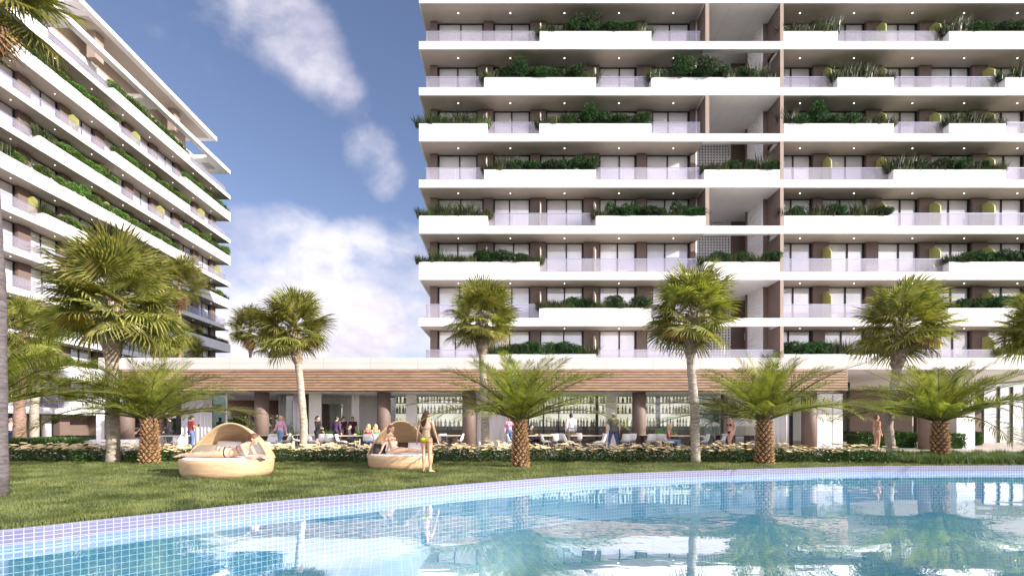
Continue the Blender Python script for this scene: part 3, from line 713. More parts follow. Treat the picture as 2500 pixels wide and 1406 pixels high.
def date_palm(px, d, th, label, seed, nl=44, sc=1.0, r0=0.31):
    r = random.Random(seed); root = empty('date_palm', gp(px, d), 0, label, 'palm tree', 'date palms')
    mb = MB(); core = MB().lathe([(r0*0.94, -0.03), (r0*0.80, th*0.5), (r0*0.66, th)], 18).build('trunk', SCALED, root, smooth=True)
    nrow = int(th/0.10)
    for j in range(nrow+1):
        z = j*th/nrow; n = 10
        for i in range(n):
            a = 2*PI*(i+(0.5 if j % 2 else 0))/n+r.uniform(-0.05, 0.05); o = Vector((math.cos(a), math.sin(a), 0)); t = Vector((-o.y, o.x, 0)); rr = r0*(0.96-0.27*z/th); w = PI*rr/n*0.97; h = 0.105*r.uniform(0.9, 1.1)
            c = o*rr*0.93+Vector((0, 0, z+r.uniform(-0.008, 0.008))); k = len(mb.v); pr = 0.075*r.uniform(0.7, 1.25)
            mb.v += [tuple(c-Vector((0, 0, h*0.80))), tuple(c+t*w*0.86), tuple(c+o*pr+Vector((0, 0, h*0.55))), tuple(c-t*w*0.86), tuple(c-o*0.04+Vector((0, 0, h*0.75))), tuple(c+o*pr*0.45)]
            mb.f += [(k, k+1, k+5), (k+5, k+1, k+2), (k, k+5, k+3), (k+5, k+2, k+3), (k+2, k+1, k+4), (k+3, k+2, k+4)]
    mb.build('bark_scales', SCALE, core)
    hb = MB()
    for k in range(46):
        a = k*2.39996; o = Vector((math.cos(a), math.sin(a), 0)); rr = r0*0.62
        b0 = o*rr*0.7+Vector((0, 0, th-0.05)); b1 = o*(rr*1.15+0.05)+Vector((0, 0, th+0.16+0.10*r.random()))
        hb.tube([b0, b1], [0.035, 0.012], 5)
    hb.build('crown_base', BOOT, root)
    for k in range(nl):
        t = (k+0.5)/nl; az = k*2.39996+r.uniform(-0.15, 0.15); el = R(86)-R(74)*t**0.8+R(r.uniform(-7, 7))
        v = Vector((math.cos(az)*math.cos(el), math.sin(az)*math.cos(el), math.sin(el)))
        o = inst('frond', DF[(k*5+seed) % 6], root, Vector((0, 0, th+0.02))+Vector((v.x, v.y, 0))*0.12, (0, 0, 0), sc*r.uniform(0.92, 1.08)*(0.70+0.50*t)); aim(o, v, r.uniform(-0.25, 0.25))
    return root
fan_palm([gp(277, 16.6), W(275, 1000, 16.6), W(273, 880, 16.6), W(280, 730, 16.6)], 0.20, 0.16, 2.35, 'large fan palm with a thick pale trunk left of the wooden daybeds', 52, 0, 1, yellow=2)
fan_palm([gp(740, 18.9), W(742, 1040, 18.9), W(732, 920, 18.9), W(716, 800, 18.9)], 0.155, 0.12, 1.72, 'fan palm with leaning trunk between the two wooden daybeds', 40, 0, 2)
fan_palm([gp(1185, 18.4), W(1184, 1000, 18.4), W(1178, 880, 18.4), W(1176, 775, 18.4)], 0.16, 0.125, 1.62, 'fan palm in front of the left end of the frontal apartment block', 40, 0, 3)
fan_palm([gp(1698, 16.4), W(1696, 1000, 16.4), W(1686, 880, 16.4), W(1690, 760, 16.4)], 0.155, 0.125, 1.75, 'fan palm in front of the stair opening with reddish dry lower leaf', 44, 0, 4)
fan_palm([gp(2178, 19.1), W(2168, 1040, 19.1), W(2190, 900, 19.1), W(2204, 795, 19.1)], 0.17, 0.14, 2.0, 'fan palm with a bent trunk at the right by the bather in the red bikini', 42, 0, 5)
fan_palm([gp(2550, 18.0), W(2548, 950, 18.0), W(2545, 800, 18.0)], 0.16, 0.13, 1.65, 'fan palm cut off by the right edge of the picture', 40, 0, 6)
fan_palm([gp(437, 34), W(438, 900, 34), W(438, 690, 34)], 0.14, 0.11, 2.1, 'slender fan palm rising behind the pavilion roof, with a brown skirt of dead leaves', 34, 14, 7, bulb=False, bark=FIBRE, yellow=0)
fan_palm([gp(48, 24), W(48, 990, 24), W(60, 810, 24)], 0.26, 0.20, 2.0, 'fan palm with a fibrous brown trunk at the far left', 38, 6, 8, bulb=False, bark=FIBRE, yellow=0)
fan_palm([gp(84, 25.5), W(84, 990, 25.5), W(92, 900, 25.5)], 0.20, 0.17, 1.5, 'short fan palm with a pale trunk at the far left', 30, 0, 18, bulb=False, yellow=0)
fan_palm([gp(395, 33), W(397, 900, 33), W(397, 815, 33)], 0.15, 0.12, 2.1, 'lower fan palm behind the pavilion roof next to the slender one', 32, 4, 9, bulb=False, bark=FIBRE, yellow=0)
fan_palm([gp(465, 42), W(465, 950, 42), W(465, 860, 42)], 0.15, 0.12, 1.7, 'small dark fan palm just above the pavilion roof', 28, 2, 19, bulb=False, bark=FIBRE, yellow=0)
fan_palm([gp(611, 40), W(611, 950, 40), W(611, 800, 40)], 0.13, 0.10, 2.1, 'distant slender fan palm above the pavilion roof with brown hanging leaves', 32, 12, 10, bulb=False, bark=FIBRE, yellow=0)
fan_palm([gp(668, 44), W(668, 950, 44), W(668, 838, 44)], 0.13, 0.10, 2.1, 'distant low fan palm half hidden behind the leaning fan palm', 28, 10, 11, bulb=False, bark=FIBRE, yellow=0)
fan_palm([(X(-2, 8.6), 8.6, 0), W(-6, 700, 8.6), W(-60, -70, 8.6)], 0.125, 0.105, 1.6, 'nearest fan palm at left edge, dry fronds hanging into the top corner', 36, 26, 12, bulb=False, bark=BARKD, yellow=0)
date_palm(365, 16.2, 1.46, 'date palm with golden scaly trunk left of the first daybed', 1, 52, 1.04)
date_palm(1270, 14.7, 1.42, 'date palm with golden scaly trunk in the middle of the lawn edge', 2, 50, 0.98, 0.28)
date_palm(1866, 16.1, 1.44, 'date palm with golden scaly trunk right of the middle, by the bather in black', 3, 52, 1.04)
date_palm(2295, 17.2, 1.40, 'rightmost date palm rising from the long grass', 4, 52, 1.06)
date_palm(-45, 12.6, 1.75, 'date palm at the left edge with only its fronds in the picture', 5, 46, 1.05)

# ------------------------------------------------------------------ flower bed
FST = leafmat('flower_foliage', (0.018, 0.055, 0.010), (0.06, 0.12, 0.02), 0.2, 4, 0.5); PET = mat('peach_petals', (0.82, 0.64, 0.36), 0.6, 0.2, 3, objvar=0.15); 
CTR = mat('flower_centre', (0.35, 0.20, 0.05), 0.8)
def flower_plant(seed):
    r = np.random.default_rng(seed); n = 260
    b = np.column_stack([r.uniform(-0.34, 0.34, n), r.uniform(-0.3, 0.3, n), r.uniform(0.0, 0.42, n)**1.0]); a = r.normal(size=(n, 3)); a[:, 2] = np.abs(a[:, 2])*0.6; a /= np.linalg.norm(a, axis=1)[:, None]
    c = np.cross(a, r.normal(size=(n, 3))); c /= np.linalg.norm(c, axis=1)[:, None]; s = r.uniform(0.05, 0.10, n)[:, None]
    V = np.stack([b, b+a*s*0.5+c*s*0.25, b+a*s*1.2, b+a*s*0.5-c*s*0.25], 1).reshape(-1, 3)
    foliage = fastmesh('foliage', V, np.arange(len(V)).reshape(-1, 4), FST)
    mb = MB(); rr = random.Random(seed); cm = MB()
    for k in range(8):
        x, y, z = rr.uniform(-0.34, 0.34), rr.uniform(-0.3, 0.3), rr.uniform(0.42, 0.61); rad = rr.uniform(0.075, 0.12)
        tx, ty = rr.uniform(-0.25, 0.15), rr.uniform(-0.02, 0.34); kk = len(mb.v); mb.v.append((x, y, z-0.015)); m = 22
        for j in range(m):
            t = 2*PI*j/m; q = rad*(1.0 if j % 2 else 0.80); u, v = q*math.cos(t), q*math.sin(t); mb.v.append((x+u, y+v, z+u*tx+v*ty+0.012))
        for j in range(m): mb.f.append((kk, kk+1+j, kk+1+(j+1) % m))
        cm.ell((x, y, z), (0.02, 0.02, 0.012), None, 8, 4) if k == 0 else None
    return foliage, mb.mesh('blossoms', PET), cm.mesh('flower_centres', CTR)
FP = [flower_plant(60+i) for i in range(5)]
kf = 0; random.seed(5)
def bed(px0, px1, d, step, z=0.0, gaps=()):
    global kf
    px = px0
    while px < px1:
        dd = d(px) if callable(d) else d
        if not any(a < px < b for a, b in gaps):
            fo, bl, cn = FP[kf % 5]; kf += 1
            r0 = empty('flowering_plant', (X(px, dd), dd+random.uniform(-0.15, 0.15), z), random.uniform(-0.5, 0.5), 'daisy-like peach flowering plant in the long bed between lawn and terrace', 'flower', 'flowering plants in the bed')
            sc = random.uniform(0.85, 1.12); r0.scale = (sc, sc, sc*random.uniform(0.9, 1.05))
            inst('foliage', fo, r0); b = inst('blossoms', bl, r0); inst('flower_centres', cn, b)
        px += step*F/dd*random.uniform(0.9, 1.1)
bed(20, 2160, lambda p: 16.75 if p < 1500 else 16.6-0.0004*(p-1500), 0.50)
bed(35, 2140, lambda p: 17.5 if p < 1500 else 17.2, 0.56)
bed(20, 2080, 18.3, 0.66)

# ------------------------------------------------------------------ pavilion with the bar
def woodmat(name, c1, c2, sc=(0.6, 6, 6)):
    m, nt, b = newmat(name); tc = N(nt, 'ShaderNodeTexCoord'); mp = N(nt, 'ShaderNodeMapping'); mp.inputs['Scale'].default_value = sc
    L(nt, tc.outputs['Object'], mp.inputs[0]); n = N(nt, 'ShaderNodeTexNoise', i_Scale=2.0, i_Detail=8.0, i_Distortion=1.4); L(nt, mp.outputs[0], n.inputs[0])
    L(nt, ramp(nt, n.outputs[0], [(0.3, c1), (0.7, c2)]), b.inputs['Base Color']); b.inputs['Roughness'].default_value = 0.55
    return m
BOARD = woodmat('timber_boards', (0.24, 0.14, 0.085), (0.43, 0.29, 0.185))
BOARDD = woodmat('dark_timber_boards', (0.17, 0.075, 0.05), (0.28, 0.14, 0.09))
CURT = mat('white_curtain', (0.78, 0.76, 0.78), 0.7)
def marblemat():
    m, nt, b = newmat('teal_marble'); tc = N(nt, 'ShaderNodeTexCoord'); n = N(nt, 'ShaderNodeTexNoise', i_Scale=1.3, i_Detail=9.0, i_Roughness=0.7, i_Distortion=1.6)
    L(nt, tc.outputs['Object'], n.inputs[0])
    L(nt, ramp(nt, n.outputs[0], [(0.30, (0.03, 0.09, 0.10)), (0.45, (0.16, 0.22, 0.21)), (0.52, (0.42, 0.42, 0.38)), (0.60, (0.12, 0.20, 0.20)), (0.75, (0.30, 0.24, 0.18))]), b.inputs['Base Color'])
    b.inputs['Roughness'].default_value = 0.15; return m
MARB = marblemat()
pav = empty('pavilion', (-2, 24, TZ), 0, 'long low restaurant pavilion with timber slat band, round brown columns and a bar', 'pavilion')
PO = Vector((2, -24, -TZ))
def pp(mb, name, m, smooth=False, parent=None, bevel=0):
    o = mb.build(name, m, parent or pav, smooth, bevel)
    if parent is None: o.location = PO
    return o
pp(MB().box(X(240, 24), 31, 24, 40, 4.03, 4.60), 'roof_slab', PAVW)
pp(MB().box(X(240, 24)+0.05, 30.9, 24.05, 39.9, 4.005, 4.024), 'ceiling', VOIDC)
XL0, XL1 = X(300, 23.9), X(2068, 23.9); n = 8; ph = (4.0-2.935)/n
for k in range(n):
    z = 4.0-ph*(k+1)
    # boards of uneven length side by side along the band
    mb = MB(); x = XL0
    r = random.Random(k)
    while x < XL1:
        x2 = min(XL1, x+r.uniform(3.2, 4.8)); mb.box(x+0.004, x2-0.004, 23.84+r.uniform(0, .004), 23.90, z+0.034, z+ph); x = x2
    pp(mb, 'timber_board', BOARD)
pp(MB().box(XL0, XL1, 23.905, 24.3, 2.95, 4.0), 'board_backing', mat('dark_backing', (0.03, 0.02, 0.015), 0.8))
pp(MB().box(XL0, XL1, 24.303, 39, 2.96, 3.02), 'inner_ceiling', mat('inner_ceiling_white', (0.75, 0.72, 0.72), 0.7))
for px, dd in ((309, 24.9), (639, 24.9), (937, 24.9), (1145, 24.9), (1560, 24.9), (1975, 24.9), (2262, 24.9)):
    top = 2.955 if px < 2000 else 4.0
    pp(MB().lathe([(0.345, TZ), (0.345, top)], 40, (X(px, dd), dd, 0)), 'round_column', BROWN, smooth=False).data.polygons.foreach_set('use_smooth', [True]*42)
def wallp(px0, px1, d, m, name, z0=TZ+0.002, z1=2.955, th=0.12): return pp(MB().box(X(px0, d), X(px1, d), d, d+th, z0, z1), name, m)
def curtain(px0, px1, d, z1=2.95, amp=0.05, wl=0.2, m=None):
    x0, x1 = X(px0, d), X(px1, d); n = max(8, int((x1-x0)/0.02)); V = []; T = []
    for i in range(n+1):
        x = x0+(x1-x0)*i/n; y = d+amp*math.sin(2*PI*(x+0.03*math.sin(x*9))/wl); V += [(x, y, TZ+0.02), (x, y, z1)]
    for i in range(n): T.append((2*i, 2*i+2, 2*i+3, 2*i+1))
    me = fastmesh('curtain', V, T, m or CURT, True); o = inst('curtain', me, pav, PO); s = o.modifiers.new('s', 'SOLIDIFY'); s.thickness = 0.004
def post(px0, px1, d, m=BLACK, z1=2.955, name='mullion'): pp(MB().box(X(px0, d), X(px1, d), d, d+0.08, TZ+0.002, z1), name, m)
def glass(px0, px1, d, m=GLASSP, z1=2.95): pp(MB().box(X(px0, d), X(px1, d), d+0.03, d+0.045, TZ+0.01, z1), 'glass_pane', m)
# left rooms
post(430, 443, 25.6); curtain(444, 518, 25.5); glass(519, 551, 25.5, GLASST); post(551, 554, 25.5, WHITEP)
glass(672, 715, 25.8); curtain(680, 712, 26.6, m=mat('grey_curtain', (0.48, 0.47, 0.46), 0.8), wl=0.35, amp=0.03); curtain(716, 743, 26.0, amp=0.03); post(743, 754, 26.6, BROWN); wallp(754, 784, 26, WHITEP, 'white_pillar')
wallp(784, 803, 29, BROWN, 'brown_wall', th=0.1, z1=2.4); wallp(836, 925, 29, WHITEP, 'white_wall'); wallp(716, 836, 29, WHITEP, 'white_beam', 2.55, 2.955)
glass(804, 835, 27.5); curtain(806, 833, 28.2, z1=2.5, m=mat('beige_curtain', (0.5, 0.47, 0.42), 0.8), wl=0.4, amp=0.03); wallp(858, 877, 27, WHITEP, 'white_pillar')
mb = MB()
for k in range(9): mb.box(X(545, 33), X(800, 33), 33, 33.05, 3.0-0.11*(k+1), 3.0-0.11*k-0.025)
pp(mb, 'rear_timber_band', BOARDD); pp(MB().box(X(545, 33), X(800, 33), 33.053, 33.2, 2.0, 3.0), 'board_backing', BROWN)
pp(MB().box(X(404, 30), X(430, 30), 30, 30.3, Z(1020, 30), Z(1007, 30)), 'white_edge_panel', WHITEP); pp(MB().box(X(551, 30), X(563, 30), 30, 30.3, Z(1022, 30), Z(1002, 30)), 'white_edge_panel', WHITEP)  # white panels standing in for the white edges of a distant building
# bar wall with bottle shelves
BD = 29.0
wallp(952, 1756, BD, MARB, 'bar_wall', th=0.3)
wallp(925, 952, BD-1, WHITEP, 'white_wall')
GLOW = emitmat('backlit_shelf_panel', (0.80, 0.78, 0.64), 0.34); SHELF = mat('wood_shelf', (0.30, 0.17, 0.10), 0.5)
niches = [(968, 988), (1019, 1130), (1180, 1450), (1466, 1479), (1508, 1598), (1613, 1700)]
niches = [(966, 1132), (1292, 1600), (1612, 1706)]
bcols = [(0.20, 0.10, 0.03), (0.06, 0.12, 0.05), (0.38, 0.20, 0.06), (0.60, 0.55, 0.45), (0.08, 0.07, 0.07), (0.42, 0.30, 0.10)]
bm_ = []
for k, c in enumerate(bcols):
    m = mat('bottle_glass', c, 0.12, spec=0.8)
    prof = [(0.045, 0), (0.045, 0.24), (0.018, 0.31), (0.016, 0.40), (0.019, 0.405)] if k % 2 else [(0.055, 0), (0.055, 0.19), (0.02, 0.26), (0.017, 0.34)]
    bm_.append(MB().lathe(prof, 10).mesh('bottle', m, False))
labm = MB().lathe([(0.047, 0.07), (0.047, 0.17)], 10).mesh('label', mat('bottle_label', (0.75, 0.70, 0.58), 0.7)); labm2 = MB().lathe([(0.057, 0.05), (0.057, 0.13)], 10).mesh('label', mat('bottle_label_dark', (0.45, 0.30, 0.20), 0.7))
random.seed(21); shelfz = [Z(983, BD-0.2), Z(1008, BD-0.2), Z(1040, BD-0.2)]
NN = ['left', 'middle', 'right']; RN = ['top', 'middle', 'lowest']
for q, (a, b) in enumerate(niches):
    xa, xb = X(a, BD), X(b, BD)
    pp(MB().box(xa, xb, BD-0.02, BD-0.003, Z(1041, BD), Z(967, BD)), 'backlit_panel', GLOW)
    for rr, z in enumerate(shelfz):
        sh = MB().box(xa-0.05, xb+0.05, BD-0.28, BD-0.022, z-0.035, z).build('bottle_shelf', SHELF, pav); sh.location = PO
        x = xa+0.12
        while x < xb-0.1:
            k = random.randrange(len(bm_)); r0 = inst('bottle', bm_[k], None, (x, BD-0.15+random.uniform(-0.03, 0.03), z+0.001), (0, 0, 0), (1.35, 1.35, random.uniform(1.1, 1.38)))
            inst('label', labm if k % 2 else labm2, r0)
            tag(r0, 'liquor bottle on the %s shelf of the %s backlit bar niche' % (RN[rr], NN[q]), 'bottle', 'bottles on the %s shelf of the %s bar niche' % (RN[rr], NN[q]))
            x += random.choice((0.16, 0.18, 0.20, 0.26))
    pp(MB().box(xa-0.1, xb+0.1, BD-0.6, BD-0.3, TZ+0.002, 1.0), 'bar_counter', BROWN)
curtain(1163, 1240, 26.2, wl=0.34, amp=0.06)
for a, b, c in ((953, 1128, 1), (1242, 1289, 0), (1292, 1454, 0), (1461, 1544, 0), (1578, 1755, 0)): glass(a, b, 26.8)
for a, b in ((1289, 1292), (1325, 1329), (1363, 1365.5), (1454, 1461)): post(a, b, 26.75)
wallp(991, 1018, 26.5, WHITEP, 'white_pillar'); wallp(1480, 1506, 26.5, WHITEP, 'white_pillar')
# right end rooms
wallp(1706, 1760, 31, WHITEP, 'white_wall'); glass(1700, 1760, 26); post(1761, 1767, 26); wallp(1767, 1777, 26, BROWN, 'brown_pillar')
glass(1778, 1868, 26); curtain(1822, 1868, 27.5, wl=0.4, m=mat('cream_curtain', (0.70, 0.62, 0.54), 0.8)); wallp(1777, 1930, 31, WHITEP, 'white_wall'); curtain(1872, 1927, 25.6, wl=0.30, amp=0.06); post(1928, 1936, 25.4)
glass(1937, 1955, 25.6); wallp(1996, 2057, 26, WHITEP, 'white_pillar', z1=2.955, th=1.2); pp(MB().box(X(2032, 25.99), X(2034.5, 25.99), 25.985, 25.998, TZ+0.1, 2.9), 'groove', mat('grey_joint', (0.45, 0.44, 0.45), 0.6))
post(2069, 2075, 31, z1=4.0); glass(2057, 2068, 30.5, z1=4.0)
pp(MB().box(X(2075, 37), X(2227, 37), 37, 37.3, TZ+0.002, 4.0), 'brown_wall', BROWN)
pp(MB().box(X(2238, 37), X(2400, 37), 37, 37.3, TZ+0.002, 4.0), 'brown_wall', BROWN)
wallp(2336, 2380, 26, WHITEP, 'white_pillar', z1=4.0, th=0.9)
for a, b in ((2400, 2438), (2442, 2470), (2474, 2505)): pp(MB().box(X(a, 34.5), X(b, 34.5), 34.5, 34.53, TZ+0.01, 4.0), 'window', PANE)
for a in (2399, 2438, 2470, 2504): post(a, a+4, 34.4, z1=4.0)
# ground floor strip below the frontal block, rear side
pp(MB().box(X(1500, 39), 31, 39, 39.2, TZ+0.002, 4.0), 'rear_wall', WHITEP)

# ------------------------------------------------------------------ furniture
CHW = mat('white_moulded_shell', (0.80, 0.79, 0.78), 0.35); STEEL = mat('bright_steel', (0.6, 0.6, 0.62), 0.3, metal=0.8)
OAK = mat('pale_oak_top', (0.62, 0.50, 0.36), 0.5, 0.1, 5); DARKT = mat('dark_walnut', (0.05, 0.03, 0.025), 0.5)
def shell_mesh():
    prof = [(-0.23, 0.43), (-0.20, 0.455), (-0.08, 0.445), (0.06, 0.435), (0.15, 0.455), (0.20, 0.53), (0.235, 0.65), (0.26, 0.78), (0.265, 0.82)]
    mb = MB(); nv = 9; 
    for i, (y, z) in enumerate(prof):
        t = i/(len(prof)-1); w = 0.235 if i < 6 else 0.235-0.05*((i-5)/3)
        for j in range(nv):
            u = -1+2*j/(nv-1); e = abs(u)**2.5
            if i < 4: mb.v.append((u*w, y, z+0.075*e*min(1, i/2)))
            else: mb.v.append((u*w, y-0.10*e*(1 if i < 7 else 0.6), z+0.10*e*(1-t)))
    for i in range(len(prof)-1):
        for j in range(nv-1):
            q = i*nv+j; mb.f.append((q, q+1, q+nv+1, q+nv))
    return mb.mesh('seat_shell', CHW, True)
SHELL = shell_mesh()
LEGM = [MB().tube([(sx*0.13, sy*0.10, 0.44), (sx*0.22, sy*0.21, 0.0)], 0.009, 6).mesh('leg', STEEL) for sx in (-1, 1) for sy in (-1, 1)]
ck = 0
def chair(px, d, face, label):
    root = empty('shell_chair', (X(px, d), d, TZ), R(face), label, 'chair', 'white chairs on the terrace')
    o = inst('seat_shell', SHELL, root); s = o.modifiers.new('s', 'SOLIDIFY'); s.thickness = 0.012; s.offset = 0
    for m in LEGM: inst('leg', m, root)
def table(px, d, w, label, top=OAK, leg=DARKT, dep=0.8, rz=0):
    root = empty('dining_table', (X(px, d), d, TZ), R(rz), label, 'table', 'tables on the terrace')
    MB().box(-w/2, w/2, -dep/2, dep/2, 0.715, 0.755).build('tabletop', top, root, bevel=0.005)
    for sg in (-1, 1): MB().box(sg*(w/2-0.22)-0.09, sg*(w/2-0.22)+0.09, -dep/2+0.08, dep/2-0.08, 0.0, 0.714).build('leg', leg, root)
# facing angle: 0 looks to the camera, 90 looks right
for a in [(411, 22.6, 1.5, 'white-legged table at the left end of the terrace by the woman in black', mat('cream_top', (0.72, 0.68, 0.6), 0.4), WHITEP), (672, 23.6, 1.6, 'oak table beside the walking blonde woman'), (768, 25.2, 1.7, 'oak table behind the leaning palm trunk'), (862, 22.8, 1.5, 'oak table left of the seated blonde woman in red'),
          (1098, 23.4, 1.0, 'oak table behind the standing woman in the green bikini'), (1316, 23.0, 1.5, 'dark-legged table in front of the seated man in the suit'), (1435, 23.2, 1.7, 'oak table between the man in white and the man in the cap'), (1365, 25.6, 1.8, 'oak table farther back behind the man in white'), (1598, 24.4, 1.5, 'oak table just right of the round column by the man in the cap'), (1672, 22.6, 1.5, 'dark table by the seated blonde woman at the right'), (1806, 22.8, 1.3, 'dark-topped table right of the bather in black', DARKT, DARKT), (1725, 25.4, 1.8, 'long dark-topped table behind the rightmost group', DARKT, DARKT)]:
    table(*a[:4], *(a[4:] if len(a) > 4 else ()))
for px, d, f, l in [(388, 22.9, 90, 'white chair at the left of the leftmost table'), (437, 22.3, -90, 'white chair at the right of the leftmost table'), (664, 23.0, 10, 'white chair near the round column left of the walking blonde woman'), (698, 22.8, -80, 'white chair behind the walking blonde woman'), (716, 24.3, 90, 'white chair between the blonde woman and the palm trunk'),
                   (763, 22.6, 90, 'white chair just right of the leaning palm trunk'), (790, 23.0, 200, 'white chair next to the man in purple, its back to the pool'), (806, 22.8, 180, 'white chair behind the man in purple'), (832, 22.3, 90, 'white chair left of the oak table at the man in purple'), (900, 22.4, 180, 'white chair in which the blonde woman in red sits'), (917, 23.2, 180, 'white chair in which the blonde woman in green sits'),
                   (1082, 23.6, 180, 'white chair behind the woman in the green bikini'), (1120, 23.8, -90, 'white chair beside the round column left of the third palm'), (1250, 22.6, 90, 'white chair left of the middle date palm trunk'), (1296, 23.8, 90, 'white chair in which the man in the suit sits'), (1333, 22.4, 90, 'white chair left of the man in the white shirt'), (1352, 23.5, 180, 'white chair with its back to the pool left of the man in the white shirt'), (1368, 24.6, 170, 'white chair farther back left of the man in the white shirt'),
                   (1388, 22.0, 90, 'white chair right in front of the man in the white shirt'), (1410, 25.4, 180, 'white chair at the far oak table'), (1466, 21.9, -90, 'white chair facing left at the edge beside the man in the cap'), (1478, 24.6, 180, 'white chair behind the one facing left by the man in the cap'), (1528, 23.2, 180, 'white chair right of the man in the cap'), (1541, 24.2, 200, 'white chair against the round column right of the man in the cap'),
                   (1590, 23.2, 180, 'white chair just right of the round column'), (1616, 23.6, 150, 'white chair left of the seated blonde woman at the right'), (1634, 22.4, 70, 'white chair in which the blonde woman at the right sits'), (1718, 22.4, -90, 'white chair right of the fourth palm trunk'), (1760, 22.8, -100, 'white chair left of the bather in black'), (1778, 23.4, 100, 'white chair behind the bather in black'), (1838, 22.6, -90, 'white chair left of the third date palm trunk')]:
    chair(px, d, f, l)
POTM = mat('white_pot', (0.75, 0.74, 0.73), 0.5); PG = leafmat('pot_grass', (0.03, 0.12, 0.02), (0.08, 0.24, 0.04), 0.3, 3)
pgm = blades_mesh(0.95, 0.55, 260, 77, PG, 0.03, 0.35, 'leaves')
for px, d, l in ((697, 25.0, 'trough of bright green grass behind the walking blonde woman'), (808, 25.6, 'trough of bright green grass left of the man in purple'), (893, 25.0, 'trough of bright green grass behind the seated women'), (1625, 25.0, 'trough of bright green grass behind the seated blonde woman at the right')):
    r0 = empty('grass_trough', (X(px, d), d, TZ), 0, l, 'planter', 'grass troughs on the terrace')
    MB().box(-0.5, 0.5, -0.2, 0.2, 0, 0.55).build('trough', POTM, r0, bevel=0.01); inst('leaves', pgm, r0, (0, 0, 0.52))

# hedges, left-hand pergola, trees behind
HG = leafmat('hedge_leaves', (0.012, 0.045, 0.008), (0.045, 0.10, 0.015), 0.2, 3)
def hedge(x0, x1, y0, y1, h, label, z=0.0, seed=1, n=9000, fl=1.0):
    r = np.random.default_rng(seed); n = int(n)
    p = np.column_stack([r.uniform(x0, x1, n), r.uniform(y0, y1, n), r.uniform(0, h, n)])
    f = r.random(n); p[f < 0.45, 2] = h*r.uniform(0.92, 1.03, (f < 0.45).sum()); k = (f >= 0.45) & (f < 0.85); p[k, 1] = y0+r.uniform(-0.05, 0.05, k.sum())
    a = r.normal(size=(n, 3)); a[:, 2] = np.abs(a[:, 2])+0.4; a /= np.linalg.norm(a, axis=1)[:, None]; b = np.cross(a, r.normal(size=(n, 3))); b /= np.linalg.norm(b, axis=1)[:, None]
    s = r.uniform(0.07, 0.13, n)[:, None]
    c = np.array([(x0+x1)/2, (y0+y1)/2, 0]); V = np.stack([p-c, p-c+b*s*0.18+a*s*0.5, p-c+a*s*1.2, p-c-b*s*0.18+a*s*0.5], 1).reshape(-1, 3)
    o = inst('hedge', fastmesh('hedge', V, np.arange(len(V)).reshape(-1, 4), HG), None, (c[0], c[1], z)); tag(o, label, 'hedge', 'clipped hedges')
    MB().box(x0-c[0]+0.1, x1-c[0]-0.1, y0-c[1]+0.1, y1-c[1]-0.1, 0, h-0.12).build('stems', HG, o)
hedge(X(10, 22), X(205, 22), 22, 23.6, 0.62, 'dark green hedge at the far left beside the fibrous palm trunk', seed=2)
hedge(X(120, 29), X(252, 29), 29, 30.2, 0.55, 'farther dark hedge under the left block', seed=3)
hedge(X(2100, 26.5), X(2240, 26.5), 26.5, 27.8, 0.78, 'dark hedge left of the rightmost round column', TZ, 4)
hedge(X(2285, 25.5), X(2358, 25.5), 25.5, 26.8, 0.72, 'dark hedge right of the rightmost date palm trunk', TZ, 5, 5000)
hedge(X(2376, 29.5), X(2398, 29.5), 29.5, 31, 0.75, 'small dark hedge behind the white pillar at the right', TZ, 6, 3000)
pg = empty('white_frame', (X(245, 22.5), 22.5, 0), 0, 'white square-section frame with low wall left of the pavilion', 'pergola')
MB().box(-0.11, 0.11, -0.1, 0.1, 0, 2.25).build('post', WHITEP, pg); MB().box(-0.8, -0.112, -0.15, 0.15, 0, 0.62).build('low_wall', WHITEP, pg); MB().box(0.112, 1.9, -0.15, 0.15, 0, 0.62).build('low_wall', WHITEP, pg); MB().box(-1.0, 1.9, -0.12, 0.12, 2.252, 2.50).build('beam', WHITEP, pg)
TRL = leafmat('broadleaf_crown', (0.03, 0.08, 0.015), (0.12, 0.20, 0.04), 0.3, 0.8)
def tree(x, y, h, w, seed, label):
    r = random.Random(seed); root = empty('broadleaf_tree', (x, y, 0), 0, label, 'tree', 'trees seen through the pavilion')
    mb = MB().tube([(0, 0, 0), (0.05, 0, h*0.35), (0.0, 0.05, h*0.6)], [0.16, 0.12, 0.07], 8)
    for k in range(5):
        a = k*1.3; mb.tube([(0, 0, h*(0.3+0.05*k)), (math.cos(a)*w*0.3, math.sin(a)*w*0.3, h*(0.55+0.06*k))], [0.07, 0.02], 5)
    mb.build('trunk', WOODT, root); g = np.random.default_rng(seed); n = 5200; k = 16
    cc = np.column_stack([g.normal(0, w*0.24, k), g.normal(0, w*0.24, k), g.uniform(0.22, 0.86, k)*h]); i = g.integers(0, k, n); d = g.normal(size=(n, 3)); d /= np.linalg.norm(d, axis=1)[:, None]
    p = cc[i]+d*(g.uniform(0.3, 1, n)**0.5*w*0.24)[:, None]; a = g.normal(size=(n, 3)); a /= np.linalg.norm(a, axis=1)[:, None]; b = np.cross(a, d); b /= (np.linalg.norm(b, axis=1)[:, None]+1e-6); s = g.uniform(0.10, 0.2, n)[:, None]
    V = np.stack([p, p+b*s*0.4+a*s*0.5, p+a*s*1.2, p-b*s*0.4+a*s*0.5], 1).reshape(-1, 3); inst('crown', fastmesh('crown', V, np.arange(len(V)).reshape(-1, 4), TRL), root)
